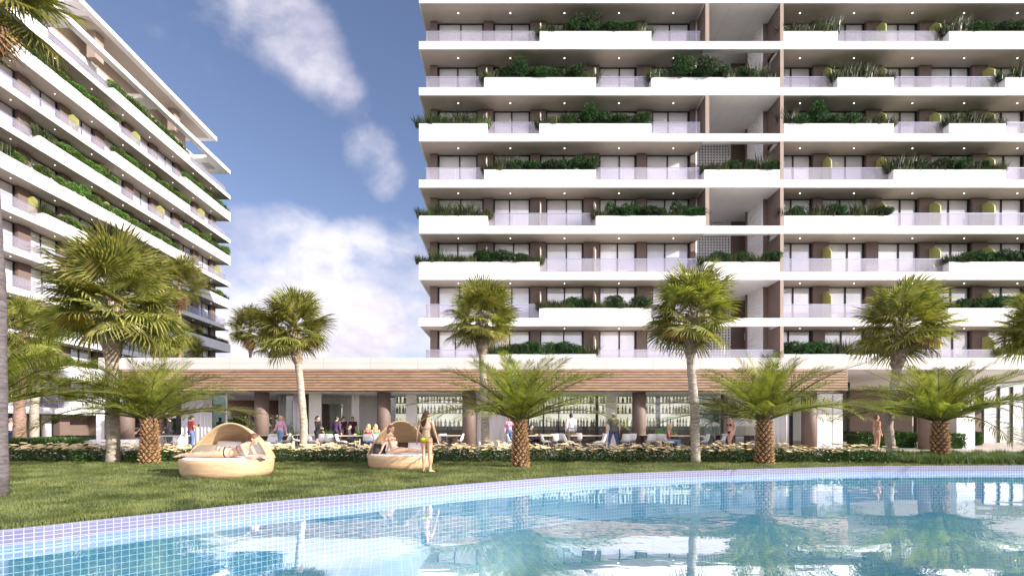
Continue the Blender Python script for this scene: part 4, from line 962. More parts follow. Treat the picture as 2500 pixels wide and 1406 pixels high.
for k, (px, d, h, w, l) in enumerate([(575, 50, 5.0, 5.5, 'leftmost broadleaf tree seen between curtain and column'), (640, 54, 5.6, 6, 'broadleaf tree seen left of the second round column'), (705, 51, 5.2, 5, 'broadleaf tree seen right of the second round column'), (500, 55, 5.2, 6, 'broadleaf tree behind the white curtain'), (790, 56, 5.0, 6, 'broadleaf tree seen through the narrow brown opening'),
                                     (212, 58, 4.5, 4, 'round pale green tree seen through the ground floor of the left block'), (255, 56, 5, 5, 'broadleaf tree behind the white post'), (350, 57, 5.2, 6, 'broadleaf tree behind the first round column'), (420, 54, 5.2, 5, 'broadleaf tree behind the woman in black')]):
    tree(X(px, d), d, h, w, 40+k, l)

# ------------------------------------------------------------------ people
SKIN = mat('skin', (0.62, 0.37, 0.25), 0.5, 0.05, 6); SKIN2 = mat('tanned_skin', (0.46, 0.25, 0.16), 0.5, 0.05, 6)
for m_ in (SKIN, SKIN2):
    b_ = m_.node_tree.nodes['Principled BSDF']; b_.inputs['Subsurface Weight'].default_value = 0.08; b_.inputs['Subsurface Scale'].default_value = 0.02
EYE = mat('eye_dark', (0.05, 0.03, 0.025), 0.3); LIP = mat('lip', (0.42, 0.15, 0.13), 0.5)
V3 = Vector
def basis(up, fwd):
    up = V3(up).normalized(); fwd = V3(fwd); fwd = (fwd-up*fwd.dot(up)).normalized(); rt = fwd.cross(up)   # x right-of-body(-?), y = -fwd, z up
    return Matrix((rt, -fwd, up)).transposed()
STAND = dict(pelvis=(0, 0, .93), waist=(0, 0, 1.07), chest=(0, .005, 1.24), neck=(0, .02, 1.42), head=(0, -.005, 1.565),
             hipL=(.085, 0, .90), kneeL=(.095, -.015, .50), ankleL=(.09, .02, .085), toeL=(.10, -.14, .025),
             hipR=(-.085, 0, .90), kneeR=(-.095, -.015, .50), ankleR=(-.09, .02, .085), toeR=(-.10, -.14, .025),
             shL=(.165, .01, 1.365), elL=(.215, .03, 1.09), wrL=(.235, -.04, .85), shR=(-.165, .01, 1.365), elR=(-.215, .03, 1.09), wrR=(-.235, -.04, .85),
             fwd=(0, -1, 0), hfwd=(0, -1, 0), pfwd=(0, -1, 0))
def body_bones(P):
    B = []
    for s_ in 'LR':
        B += [('thigh'+s_, P['hip'+s_], P['knee'+s_]), ('calf'+s_, P['knee'+s_], P['ankle'+s_]), ('foot'+s_, P['ankle'+s_], P['toe'+s_]),
              ('uparm'+s_, P['sh'+s_], P['el'+s_]), ('foarm'+s_, P['el'+s_], P['wr'+s_]), ('hand'+s_, P['wr'+s_], P['wr'+s_]+(P['wr'+s_]-P['el'+s_]).normalized()*0.17)]
    B += [('pelvis', P['pelvis']-(P['waist']-P['pelvis'])*0.5, P['waist']), ('torso', P['waist'], P['neck']-(P['neck']-P['chest'])*0.25), ('neck', P['neck'], P['head']-(P['head']-P['neck'])*0.45), ('head', P['head']-(P['head']-P['neck'])*0.3, P['head']+(P['head']-P['neck'])*0.7)]
    return B
RADB = {'thigh': .075, 'calf': .05, 'foot': .04, 'uparm': .04, 'foarm': .032, 'hand': .03, 'pelvis': .13, 'torso': .14, 'neck': .05, 'head': .09}
def person(px, d, face, label, pose=None, clothes=(), hair=('short', (0.03, 0.02, 0.015)), fem=True, skin=None, vox=0.011, z=TZ, sc=1.0, loc=None, near=False, fat=1.0):
    P = {k: V3(v) for k, v in {**STAND, **(pose or {})}.items()}
    skin = skin or SKIN; mb = MB()
    M = basis(P['neck']-P['waist'], P['fwd']); Mp = basis(P['waist']-P['pelvis'], P['pfwd']); Mh = basis(P['head']-P['neck'] if 'hup' not in P else P['hup'], P['hfwd'])
    g = 1.0 if fem else 1.14
    mb.ell(P['pelvis'], (.158*fat, .105*fat, .115), Mp, 18, 12); mb.ell(P['waist'], (.122*g*fat, .088*g*fat, .13), M, 18, 12)
    mb.ell(P['chest'], (.145*g*fat, .098*g, .15), M, 18, 12); mb.ell(P['chest'].lerp(P['neck'], .55), (.135*g, .078*g, .075), M, 18, 12)
    mb.tube([P['pelvis'].lerp(P['waist'], .2), P['waist'], P['chest']], [.115*g*fat, .095*g*fat, .105*g*fat], 14)
    sc_ = P['neck'].lerp(P['chest'], .12)
    for s_, sg in (('L', 1), ('R', -1)):
        sh, el, wr = P['sh'+s_], P['el'+s_], P['wr'+s_]; hp, kn, an, to = P['hip'+s_], P['knee'+s_], P['ankle'+s_], P['toe'+s_]
        mb.tube([sc_, sh.lerp(sc_, .25)], [.05*g, .052*g], 10); mb.ell(sh, (.053*g,)*3)
        mb.tube([sh, sh.lerp(el, .35), el], [.046*g, .043*g, .033*g], 12); mb.ell(el, (.034*g,)*3)
        mb.tube([el, el.lerp(wr, .3), wr], [.034*g, .036*g, .022*g], 12); mb.ell(wr, (.023*g,)*3)
        mb.ell(hp, (.088*fat,)*3); mb.tube([hp, hp.lerp(kn, .25), hp.lerp(kn, .6), kn], [.086*fat, .083*fat, .066, .050], 14); mb.ell(kn, (.051,)*3)
        kf_ = (P['pelvis']-kn).cross(an-kn); bk = Mp@V3((0, 1, 0)); mb.tube([kn, kn.lerp(an, .28)+bk*0.010, kn.lerp(an, .6), an], [.050, .054, .040, .029], 12); mb.ell(an, (.033,)*3)
        fd = (to-an); heel = an-V3((fd.x, fd.y, fd.z)).normalized()*0.03+(an-kn).normalized()*0.045
        mb.tube([heel, an.lerp(to, .45)+(an-kn).normalized()*0.012, to], [.032, .034, .022], 10); mb.ell(heel, (.034,)*3); mb.ell(to, (.036, .036, .020)); mb.ell(to+fd.normalized()*0.03, (.030, .030, .015))
        # hand
        hd = (wr-el).normalized(); ht = P.get('hd'+s_) or hd; ht = V3(ht).normalized()
        pn = P.get('pn'+s_) or V3((sg, 0, 0)); pn = (V3(pn)-ht*V3(pn).dot(ht)).normalized(); ac = ht.cross(pn).normalized()  # across the palm
        Mq = Matrix((ac, pn, ht)).transposed(); mb.ell(wr+ht*0.045, (.038, .016, .050), Mq, 10, 8)
        for q, (o_, ln) in enumerate(((-.027, .062), (-.009, .074), (.009, .070), (.026, .055))):
            b0 = wr+ht*0.075+ac*o_; k1 = b0+ht*ln*.5-pn*0.004; k2 = k1+(ht*0.8-pn*0.45*1.0).normalized()*ln*.5; mb.tube([b0, k1, k2], [.0095, .0085, .007], 7)
        t0 = wr+ht*0.025-ac*0.030; mb.tube([t0, t0+(ht*.6-ac*.8).normalized()*0.035, t0+(ht*.6-ac*.8).normalized()*0.035+(ht-ac*.15-pn*.2).normalized()*0.03], [.013, .011, .009], 7)
        if s_: pass
        mb.ell(P['pelvis']+Mp@V3((sg*.075, .055, -.03)), (.082*fat, .078*fat, .085), Mp, 14, 10)
        if fem: mb.ell(P['chest']+M@V3((sg*.072, -.078, .0)), (.056, .052, .054), M, 12, 10)
    mb.tube([P['neck']-(P['head']-P['neck'])*0.25, P['neck'].lerp(P['head'], .55)], [.054*g, .047*g], 12)
    h = P['head']; mb.ell(h+Mh@V3((0, .010, .020)), (.075, .092, .088), Mh, 18, 14); mb.ell(h+Mh@V3((0, -.022, -.045)), (.055, .062, .070), Mh, 16, 12)
    mb.tube([h+Mh@V3((0, -.082, .010)), h+Mh@V3((0, -.106, -.026))], [.008, .014], 8); mb.ell(h+Mh@V3((0, -.078, -.088)), (.022, .016, .016), Mh); mb.ell(h+Mh@V3((0, -.083, -.058)), (.024, .010, .010), Mh)
    for sg in (-1, 1):
        mb.ell(h+Mh@V3((sg*.076, .012, -.008)), (.010, .020, .030), Mh, 10, 8); mb.ell(h+Mh@V3((sg*.040, -.062, -.028)), (.024, .024, .022), Mh)
        mb.tube([h+Mh@V3((sg*.014, -.083, .026)), h+Mh@V3((sg*.05, -.068, .026))], [.008, .007], 6)
    tmp = mb.build('tmp', skin); rm = tmp.modifiers.new('r', 'REMESH'); rm.mode = 'VOXEL'; rm.voxel_size = vox; rm.use_smooth_shade = True
    sm = tmp.modifiers.new('s', 'SMOOTH'); sm.factor = 0.5; sm.iterations = 3 if near else 2
    me = bpy.data.meshes.new_from_object(tmp.evaluated_get(bpy.context.evaluated_depsgraph_get())); bpy.data.objects.remove(tmp)
    me.name = 'person'; me.materials.clear(); me.materials.append(skin); me.polygons.foreach_set('use_smooth', [True]*len(me.polygons))
    o = bpy.data.objects.new('person', me); link(o); o.location = loc if loc else (X(px, d), d, z); o.rotation_euler = (0, 0, R(face)); o.scale = (sc, sc, sc); tag(o, label, 'person')
    nv = len(me.vertices); co = np.empty(nv*3); me.vertices.foreach_get('co', co); co = co.reshape(-1, 3); no = np.empty(nv*3); me.vertices.foreach_get('normal', no); no = no.reshape(-1, 3)
    BN = body_bones(P); best = np.full(nv, 1e9); idx = np.zeros(nv, int); tt = np.zeros(nv)
    for k, (nm, a, b) in enumerate(BN):
        a = np.array(a); b = np.array(b); ab = b-a; t = np.clip(((co-a)@ab)/(ab@ab), 0, 1); dd = np.linalg.norm(co-(a+t[:, None]*ab), axis=1)-RADB[nm.rstrip('LR') if nm[-1] in 'LR' else nm]
        w = dd < best; best[w] = dd[w]; idx[w] = k; tt[w] = t[w]
    names = np.array([b[0].rstrip('LR') if b[0][-1] in 'LR' else b[0] for b in BN])[idx]
    Mi = np.array(M.transposed()); Mpi = np.array(Mp.transposed())
    cl = (co-np.array(P['chest']))@Mi.T; pl = (co-np.array(P['pelvis']))@Mpi.T
    polys = [tuple(p.vertices) for p in me.polygons]
    for (cname, fn, off, cm) in clothes:
        keep = fn(names, tt, cl, pl)
        fs = [p for p in polys if all(keep[v] for v in p)]
        if not fs: continue
        used = sorted({v for p in fs for v in p}); rem = {v: i for i, v in enumerate(used)}
        VV = co[used]+no[used]*off; cme = bpy.data.meshes.new(cname); cme.from_pydata(VV.tolist(), [], [tuple(rem[v] for v in p) for p in fs]); cme.materials.append(cm)
        cme.polygons.foreach_set('use_smooth', [True]*len(cme.polygons)); co_ = link(bpy.data.objects.new(cname, cme), o)
        if off > 0.01:
            s1 = co_.modifiers.new('s', 'SMOOTH'); s1.iterations = 2; s1.factor = 0.4
        s2 = co_.modifiers.new('t', 'SOLIDIFY'); s2.thickness = 0.004; s2.offset = -1
    hm = mat('hair', hair[1], 0.5, 0.25, 30, 0.3, 90, stretch=(1, 1, 0.2)); hb = MB(); st = hair[0]
    hb.ell(h+Mh@V3((0, .022, .038)), (.083, .094, .086), Mh, 20, 14); hb.ell(h+Mh@V3((0, .052, -.01)), (.076, .066, .080), Mh, 16, 12)
    if st == 'long':
        for q in range(7):
            u = -1+2*q/6; hb.tube([h+Mh@V3((u*.060, .06, .03)), h+Mh@V3((u*.075, .085, -.10)), h+Mh@V3((u*.070, .095, -.22)), h+Mh@V3((u*.045, .090, -.33-0.02*(1-u*u)))], [.030, .034, .030, .010], 8)
    if st == 'mid':
        for q in range(7):
            u = -1+2*q/6; hb.tube([h+Mh@V3((u*.065, .04, .03)), h+Mh@V3((u*.085, .055, -.08)), h+Mh@V3((u*.080, .05, -.17))], [.028, .030, .014], 8)
    if st == 'pony':
        hb.ell(h+Mh@V3((0, .115, .03)), (.03, .03, .03), Mh); hb.tube([h+Mh@V3((0, .12, .03)), h+Mh@V3((0, .145, -.06)), h+Mh@V3((0, .13, -.14))], [.028, .026, .010], 8)
    if st == 'bun': hb.ell(h+Mh@V3((0, .12, .02)), (.04, .035, .035), Mh)
    ho = hb.build('tmp', hm); rm = ho.modifiers.new('r', 'REMESH'); rm.mode = 'VOXEL'; rm.voxel_size = 0.008 if near else 0.011
    hme = bpy.data.meshes.new_from_object(ho.evaluated_get(bpy.context.evaluated_depsgraph_get())); bpy.data.objects.remove(ho); hme.materials.clear(); hme.materials.append(hm)
    hme.polygons.foreach_set('use_smooth', [True]*len(hme.polygons)); link(bpy.data.objects.new('hair', hme), o)
    if st == 'cap':
        cb = MB(); cb.ell(h+Mh@V3((0, .012, .062)), (.090, .100, .070), Mh, 20, 12); cb.ell(h+Mh@V3((0, -.10, .045)), (.06, .07, .010), Mh); cb.build('cap', hair[2], o, True)
    if near or px is not None:
        for sg in (-1, 1): MB().ell(h+Mh@V3((sg*.031, -.0815, .006)), (.012, .006, .006), Mh, 8, 6).build('eye', EYE, o, True)
        MB().ell(h+Mh@V3((0, -.0915, -.058)), (.020, .005, .007), Mh, 10, 6).build('mouth', LIP, o, True)
    return o
def cmat(n, c, r=0.75): return mat(n, c, r, 0.08, 12, 0.2, 60)
def tshirt(c, off=0.014): return ('tshirt', lambda n, t, cl, pl: ((n == 'torso') | (n == 'pelvis') & (pl[:, 2] > -0.06) | (n == 'uparm') & (t < 0.55)) & (cl[:, 2] < .185), off, cmat('tshirt_cloth', c))
def longshirt(c, off=0.012): return ('shirt', lambda n, t, cl, pl: ((n == 'torso') | (n == 'pelvis') & (pl[:, 2] > -0.08) | (n == 'uparm') | (n == 'foarm') & (t < 0.93)) & (cl[:, 2] < .19), off, cmat('shirt_cloth', c))
def camisole(c): return ('camisole', lambda n, t, cl, pl: ((n == 'torso') & (cl[:, 2] < .07) | (n == 'pelvis') & (pl[:, 2] > -0.02) | (n == 'torso') & (np.abs(np.abs(cl[:, 0])-.085) < .014)), 0.010, cmat('camisole_cloth', c))
def trousers(c, nm='trousers', off=0.014): return (nm, lambda n, t, cl, pl: ((n == 'pelvis') & (pl[:, 2] < .07) | (n == 'thigh') | (n == 'calf') & (t < .96)), off, cmat(nm+'_cloth', c))
def skirt(c): return ('skirt', lambda n, t, cl, pl: ((n == 'pelvis') & (pl[:, 2] < .08) | (n == 'thigh') & (t < .8)), 0.018, cmat('skirt_cloth', c))
def dress(c): return ('dress', lambda n, t, cl, pl: ((n == 'torso') & (cl[:, 2] < .17) | (n == 'pelvis') | (n == 'thigh') & (t < .75) | (n == 'uparm') & (t < .25)), 0.013, cmat('dress_cloth', c))
def shoes(c): return ('shoe', lambda n, t, cl, pl: ((n == 'foot') | (n == 'calf') & (t > .97)), 0.006, cmat('shoe_leather', c, 0.4))
def bikini(ct, cb, ctie=None, c3=None):
    ctie = ctie or ct
    brt = lambda cl: np.hypot(np.abs(cl[:, 0])-.072, (cl[:, 2]+.002))
    return [('bikini_top', lambda n, t, cl, pl: (n == 'torso') & (cl[:, 1] < -.05) & (brt(cl) < .056) & (cl[:, 2] < .06-0.25*np.abs(np.abs(cl[:, 0])-.065)), 0.004, cmat('bikini_top', ct)),
            ('bikini_string', lambda n, t, cl, pl: (n == 'torso') & (np.abs(cl[:, 2]+.045) < .009), 0.004, cmat('bikini_string', ctie)),
            ('bikini_bottom', lambda n, t, cl, pl: ((n == 'pelvis') | (n == 'thigh')) & (pl[:, 2] < .035) & (pl[:, 2] > -.13) & (np.abs(pl[:, 0]) < .022+.115*np.clip((pl[:, 2]+.12)/.15, 0, 1)**1.2), 0.004, cmat('bikini_bottom', cb)),
            ('bikini_string', lambda n, t, cl, pl: ((n == 'pelvis') | (n == 'thigh') & (t < .1)) & (np.abs(pl[:, 2]-.032) < .011), 0.0055, cmat('bikini_tie', c3 or cb))]
WALK = dict(kneeL=(.09, -.14, .50), ankleL=(.09, -.16, .10), toeL=(.10, -.31, .05), kneeR=(-.09, .03, .50), ankleR=(-.09, .26, .14), toeR=(-.09, .14, .03), elL=(.21, .10, 1.10), wrL=(.22, .12, .86), elR=(-.21, -.05, 1.10), wrR=(-.22, -.22, .94))
WIDE = dict(kneeL=(.16, -.03, .50), ankleL=(.20, .0, .09), toeL=(.24, -.15, .03), kneeR=(-.16, .03, .50), ankleR=(-.22, .05, .09), toeR=(-.25, -.10, .03), elL=(.28, .02, 1.11), wrL=(.29, -.06, .88), elR=(-.28, .02, 1.11), wrR=(-.29, -.06, .88))
OFFER = dict(elR=(-.20, -.04, 1.10), wrR=(-.18, -.27, 1.08), elL=(.20, .03, 1.09), wrL=(.20, -.14, .92))
PHONE = dict(elR=(-.22, -.02, 1.10), wrR=(-.12, -.24, 1.14), head=(0, -.03, 1.56), hfwd=(0, -1, -.35), elL=(.22, .03, 1.10), wrL=(.24, -.03, .86))
dz = -.40
SIT = dict(pelvis=(0, .05, .53), waist=(0, .06, .67), chest=(0, .04, .84), neck=(0, .03, 1.02), head=(0, -.01, 1.165), hipL=(.09, .03, .51), kneeL=(.12, -.40, .51), ankleL=(.11, -.38, .09), toeL=(.12, -.53, .03), hipR=(-.09, .03, .51), kneeR=(-.12, -.40, .51), ankleR=(-.11, -.38, .09), toeR=(-.12, -.53, .03),
           shL=(.165, .03, .965), elL=(.21, -.02, .72), wrL=(.12, -.24, .76), shR=(-.165, .03, .965), elR=(-.21, -.02, .72), wrR=(-.12, -.24, .76), hfwd=(0, -1, -.3))
BLK = (0.012, 0.011, 0.014); JN = (0.10, 0.16, 0.32); DJN = (0.04, 0.06, 0.17); BRUN = (0.025, 0.015, 0.012); BLON = (0.62, 0.43, 0.20)
# face: 0 looks at the camera, 180 away, 90 to the right, -90 to the left
person(27, 27.5, 170, 'person in a cream top and blue jeans seen from behind at the far left edge', {}, [tshirt((0.62, 0.50, 0.42)), trousers(DJN), shoes(BLK)], ('pony', (0.65, 0.52, 0.36)), z=0)
person(345, 22.5, -60, 'woman in a black dress half hidden behind the leftmost date palm trunk', OFFER, [dress(BLK), shoes(BLK)], ('bun', BLK))
person(414, 25.0, -90, 'woman in black holding an arm out by the leftmost white-legged table', OFFER, [longshirt(BLK), trousers(BLK), shoes(BLK)], ('short', BLK))
person(467, 23.3, 150, 'woman in a red t-shirt and jeans looking at a phone beside the white curtain', PHONE, [tshirt((0.30, 0.035, 0.045)), trousers(JN, 'jeans')], ('pony', BRUN))
person(685, 22.8, -20, 'blonde woman in a pink sweater and jeans walking past the terrace chairs', WALK, [longshirt((0.66, 0.38, 0.50)), trousers((0.17, 0.25, 0.40), 'jeans')], ('mid', BLON))
person(776, 23.6, 80, 'waitress in black holding out a tray hand beside the leaning palm', OFFER, [longshirt(BLK), skirt(BLK), shoes(BLK)], ('pony', BLK))
person(822, 24.0, 160, 'man in a purple sweater and dark trousers standing by the table', {}, [longshirt((0.075, 0.045, 0.095), 0.018), trousers((0.02, 0.02, 0.035)), shoes(BLK)], ('short', BLK), False)
person(839, 25.6, 60, 'woman in a dark red dress just right of the man in purple', {}, [dress((0.05, 0.012, 0.02))], ('pony', BRUN))
person(861, 26.4, 20, 'short-haired person in a dark red top standing farthest back by the white wall', {}, [tshirt((0.07, 0.02, 0.03)), trousers(BLK)], ('short', BLK))
person(853, 24.2, 100, 'man in a dark grey top seated at the table between the standing guests', SIT, [longshirt((0.05, 0.05, 0.065)), trousers(BLK)], ('short', BLK), False)
person(900, 22.4, 178, 'blonde woman in a red camisole seated with her back to the pool', SIT, [camisole((0.42, 0.05, 0.06)), trousers(JN, 'jeans')], ('mid', BLON))
person(917, 23.2, 185, 'blonde woman in a green top seated beside the one in red', SIT, [camisole((0.06, 0.30, 0.10)), trousers(JN, 'jeans')], ('mid', BLON))
person(1243, 25.2, 10, 'woman in a pink sweater and jeans standing behind the middle date palm', {}, [longshirt((0.60, 0.32, 0.44)), trousers(JN, 'jeans')], ('short', (0.3, 0.15, 0.08)))
person(1297, 23.8, 70, 'man in a black suit seated right of the middle date palm', SIT, [longshirt(BLK, 0.02), trousers(BLK), shoes(BLK)], ('short', BLK), False)
person(1394, 24.3, 190, 'man in a white shirt and khaki trousers seen from behind', {}, [longshirt((0.74, 0.71, 0.70), 0.02), ('belt', lambda n, t, cl, pl: (n == 'pelvis') & (np.abs(pl[:, 2]-.06) < .018), 0.022, cmat('belt_leather', (0.12, 0.03, 0.02))), trousers((0.36, 0.29, 0.18)), shoes(BLK)], ('short', BLK), False, sc=1.08)
person(1497, 22.6, 180, 'man in a grey-green t-shirt, jeans and white cap seen from behind', WIDE, [tshirt((0.075, 0.085, 0.06), 0.022), trousers(DJN, 'jeans'), shoes((0.6, 0.6, 0.6))], ('cap', (0.10, 0.06, 0.04), mat('white_cap', (0.75, 0.74, 0.72), 0.7)), False, sc=1.06)
person(1636, 22.5, 60, 'blonde woman in a red camisole and jeans seated at the right-hand table', SIT, [camisole((0.45, 0.07, 0.08)), trousers((0.16, 0.22, 0.36), 'jeans')], ('mid', BLON))
STEPL = dict(kneeL=(.09, -.12, .50), ankleL=(.08, -.03, .09), toeL=(.09, -.18, .03), elL=(.20, .08, 1.09), wrL=(.18, .0, .86), elR=(-.20, .10, 1.09), wrR=(-.17, -.02, .88))
person(1784, 21.6, -75, 'bather in a black bikini standing in profile facing left on the terrace', STEPL, bikini(BLK, BLK), ('short', (0.16, 0.06, 0.035)), skin=SKIN, fat=1.1)
person(2141, 21.9, 85, 'tanned bather in a red bikini facing right in front of the brown wall', {}, bikini((0.32, 0.03, 0.03), (0.55, 0.42, 0.36)), ('short', (0.14, 0.05, 0.03)), skin=SKIN2)
person(802, 31.0, 0, 'tiny distant person in black seen through the narrow opening', {}, [dress(BLK)], ('short', BRUN), vox=0.014)
# the three by the daybeds
GB = dict(head=(.0, -.03, 1.56), elL=(.235, .03, 1.10), wrL=(.275, -.03, .87), elR=(-.245, .02, 1.10), wrR=(-.30, -.06, .88), kneeL=(.075, -.02, .50), ankleL=(.065, .02, .085), toeL=(.09, -.13, .025), kneeR=(-.09, -.02, .50), ankleR=(-.11, .0, .085), toeR=(-.17, -.12, .025), hfwd=(-.35, -1, -.05))
person(1041, 13.1, 172, 'woman in a green and yellow bikini standing with her back to the pool', GB, bikini((0.04, 0.30, 0.10), (0.80, 0.72, 0.03), (0.03, 0.28, 0.08), (0.03, 0.28, 0.08)), ('long', (0.055, 0.018, 0.010)), z=0.0, vox=0.0075, near=True, sc=0.985)
LIE = dict(pelvis=(0, 0, .115), waist=(.15, 0, .115), chest=(.33, 0, .185), neck=(.47, 0, .31), head=(.585, 0, .40), hipL=(-.03, -.08, .10), kneeL=(-.46, -.09, .075), ankleL=(-.87, -.06, .065), toeL=(-1.00, -.07, .035),
           hipR=(-.03, .08, .10), kneeR=(-.46, .08, .075), ankleR=(-.86, .09, .075), toeR=(-.99, .11, .045), shL=(.41, -.165, .265), elL=(.52, -.22, .045), wrL=(.74, -.13, .045), shR=(.41, .165, .265), elR=(.52, .20, .045), wrR=(.74, .10, .045),
           fwd=(.35, 0, -1), pfwd=(0, 0, -1), hfwd=(1, 0, -.55), hup=(.35, 0, 1), pnL=(0, 0, 1), pnR=(0, 0, 1))
B1 = (-7.25, 12.45); B2 = (-3.36, 14.72); SZ1, SZ2 = 0.45, 0.41
person(None, None, 3, 'sunbather in a black-strapped bikini lying on her front on the left daybed', LIE, bikini((0.42, 0.45, 0.5), BLK, BLK, BLK)[:2]+[('bikini_bottom', lambda n, t, cl, pl: ((n == 'pelvis') | (n == 'thigh') & (t < .15)) & (np.abs(pl[:, 2]-.02) < .014), 0.005, cmat('bikini_bottom', BLK))], ('bun', (0.14, 0.055, 0.03)), loc=(-7.05, B1[1]-0.42, SZ1+0.02), vox=0.0075, near=True, sc=1.15)
LNG = dict(pelvis=(0, 0, .12), waist=(-.05, 0, .25), chest=(-.11, 0, .41), neck=(-.12, 0, .585), head=(-.10, 0, .73), hipL=(.03, .085, .10), kneeL=(.44, .08, .12), ankleL=(.84, .06, .07), toeL=(.98, .05, .12), hipR=(.03, -.085, .10), kneeR=(.42, -.10, .13), ankleR=(.83, -.09, .07), toeR=(.97, -.10, .11),
           shL=(-.13, .16, .53), elL=(-.20, .22, .30), wrL=(-.30, .22, .07), shR=(-.13, -.16, .53), elR=(-.25, -.20, .30), wrR=(-.33, -.22, .07), fwd=(1, 0, .2), pfwd=(1, 0, .3), hfwd=(1, -.2, .05), hdL=(-.4, 0, -.5), hdR=(-.4, 0, -.5), pnL=(-.5, 0, 1), pnR=(-.5, 0, 1))
person(None, None, -6, 'woman in a peach bikini sitting up with legs stretched on the right daybed', LNG, bikini((0.80, 0.50, 0.28), (0.75, 0.70, 0.66), (0.8, 0.5, 0.3)), ('mid', (0.15, 0.07, 0.04)), loc=(B2[0]-0.08, B2[1]-0.45, SZ2+0.03), vox=0.0075, near=True, sc=1.0)

# ------------------------------------------------------------------ daybeds
DWOOD = woodmat('pale_wood_weave', (0.42, 0.28, 0.155), (0.60, 0.43, 0.26), (1.2, 1.2, 14)); CUSH = mat('white_cushion', (0.78, 0.76, 0.72), 0.8, 0.03, 6, 0.15, 20)
def daybed(c, r, hb, hh, rz, label, ry=0.95, hy=0.0):
    root = empty('daybed', (c[0], c[1], 0), R(rz), label, 'daybed', 'wooden daybeds on the lawn')
    MB().lathe([(r*0.93, 0.0), (r*0.975, hb*0.3), (r*1.0, hb*0.8), (r*0.995, hb), (r*0.96, hb+0.004), (r*0.94, hb-0.05)], 64, sx=1, sy=ry).build('base', DWOOD, root, smooth=True)
    MB().lathe([(r*0.93, hb-0.04), (r*0.94, hb+0.008), (r*0.91, hb+0.03), (r*0.6, hb+0.035)], 64, sx=1, sy=ry).build('mattress', CUSH, root, smooth=True)
    mb = MB(); nu, nv = 40, 18
    # clamshell hood: ribs from the left hinge over the top to the right hinge, leaning back
    for j in range(nv+1):
        t = j/nv; tilt = R(78)*(1-t)+R(-2)*t if False else R(80-80*t)     # 80 = rim above the seat, 0 = lying on the back edge
        for i in range(nu+1):
            a = PI*i/nu; ca, sa = math.cos(a), math.sin(a)
            hgt = hh*(1-abs(ca)**1.95)*math.sin(tilt); back = r*ry*sa*math.cos(tilt)
            mb.v.append((r*1.0*ca, back-0.10*(1-t)+hy, hb-0.02+hgt))
    for j in range(nv):
        for i in range(nu):
            q = j*(nu+1)+i; mb.f.append((q, q+1, q+nu+2, q+nu+1))
    o = mb.build('hood', DWOOD, root, smooth=True); s_ = o.modifiers.new('s', 'SOLIDIFY'); s_.thickness = 0.045; s_.offset = 0
    return root
daybed(B1, 1.08, 0.44, 0.92, -2, 'left wooden daybed with hood, on which the sunbather lies')
daybed(B2, 0.97, 0.40, 1.04, 14, 'right wooden daybed with hood, behind the standing woman')
def pillow(x, y, z, w, h, th, rot, m, label):
    mb = MB(); n = 12
    for sgn in (1, -1):
        for j in range(n+1):
            for i in range(n+1):
                u, v = -1+2*i/n, -1+2*j/n; b = (1-u**4)*(1-v**4); pin = 1-0.06*(1-abs(u))*abs(v)**3-0.0
                mb.v.append((u*w/2*(1-0.07*(1-v*v)*0+0.0), sgn*th/2*b**0.5, v*h/2*(1-0.05*(1-u*u)*-0.0)))
        o_ = 0 if sgn == 1 else (n+1)**2
        for j in range(n):
            for i in range(n):
                q = o_+j*(n+1)+i; f = (q, q+1, q+n+2, q+n+1); mb.f.append(f[::-1] if sgn == 1 else f)
    o = mb.build('pillow', m, None, True); o.location = (x, y, z); o.rotation_euler = rot; tag(o, label, 'pillow'); return o
GREYC = mat('taupe_cushion', (0.20, 0.165, 0.125), 0.8, 0.05, 8); BLKC = mat('black_cushion', (0.02, 0.018, 0.02), 0.7); BRNC = mat('dark_brown_cushion', (0.07, 0.03, 0.02), 0.8)
z1 = 0.46
pillow(-7.55, 12.95, z1+.20, 0.62, 0.40, 0.14, (R(-18), R(3), R(4)), CUSH, 'white pillow behind the left half of the sunbather')
pillow(-6.72, 12.92, z1+.18, 0.60, 0.36, 0.14, (R(-20), R(-3), R(-8)), CUSH, 'white pillow behind the shoulders of the sunbather')
pillow(-7.95, 12.55, z1+.15, 0.56, 0.34, 0.12, (R(-25), R(0), R(12)), GREYC, 'taupe pillow at the foot end of the left daybed')
pillow(-7.15, 13.15, z1+.17, 0.42, 0.30, 0.12, (R(-15), 0, 0), BRNC, 'dark brown pillow between the two white ones on the left daybed')
z2 = 0.43
pillow(-3.80, 15.05, z2+.18, 0.50, 0.36, 0.14, (R(-18), 0, R(15)), CUSH, 'white pillow behind the sitting woman on the right daybed')
pillow(-2.98, 15.1, z2+.16, 0.52, 0.32, 0.14, (R(-20), 0, R(-8)), CUSH, 'white pillow at the right side of the right daybed')
pillow(-3.92, 14.42, z2+.13, 0.36, 0.32, 0.20, (R(-15), R(10), R(25)), BLKC, 'black pillow beside the hand of the sitting woman')
pillow(-3.35, 15.25, z2+.16, 0.40, 0.30, 0.12, (R(-15), 0, 0), BRNC, 'dark brown pillow at the back of the right daybed')
mg = MB()
for sg in (-1, 1): mg.v += []
mg.box(-0.15, -0.002, -0.11, 0.11, 0, 0.008).box(0.002, 0.15, -0.11, 0.11, 0, 0.008)
o = mg.build('magazine', mat('magazine_paper', (0.75, 0.74, 0.76), 0.4)); o.location = (-6.12, B1[1]-0.40, SZ1+0.045); o.rotation_euler = (0, 0, R(6)); tag(o, 'open magazine under the hands of the sunbather at the daybed edge', 'magazine')
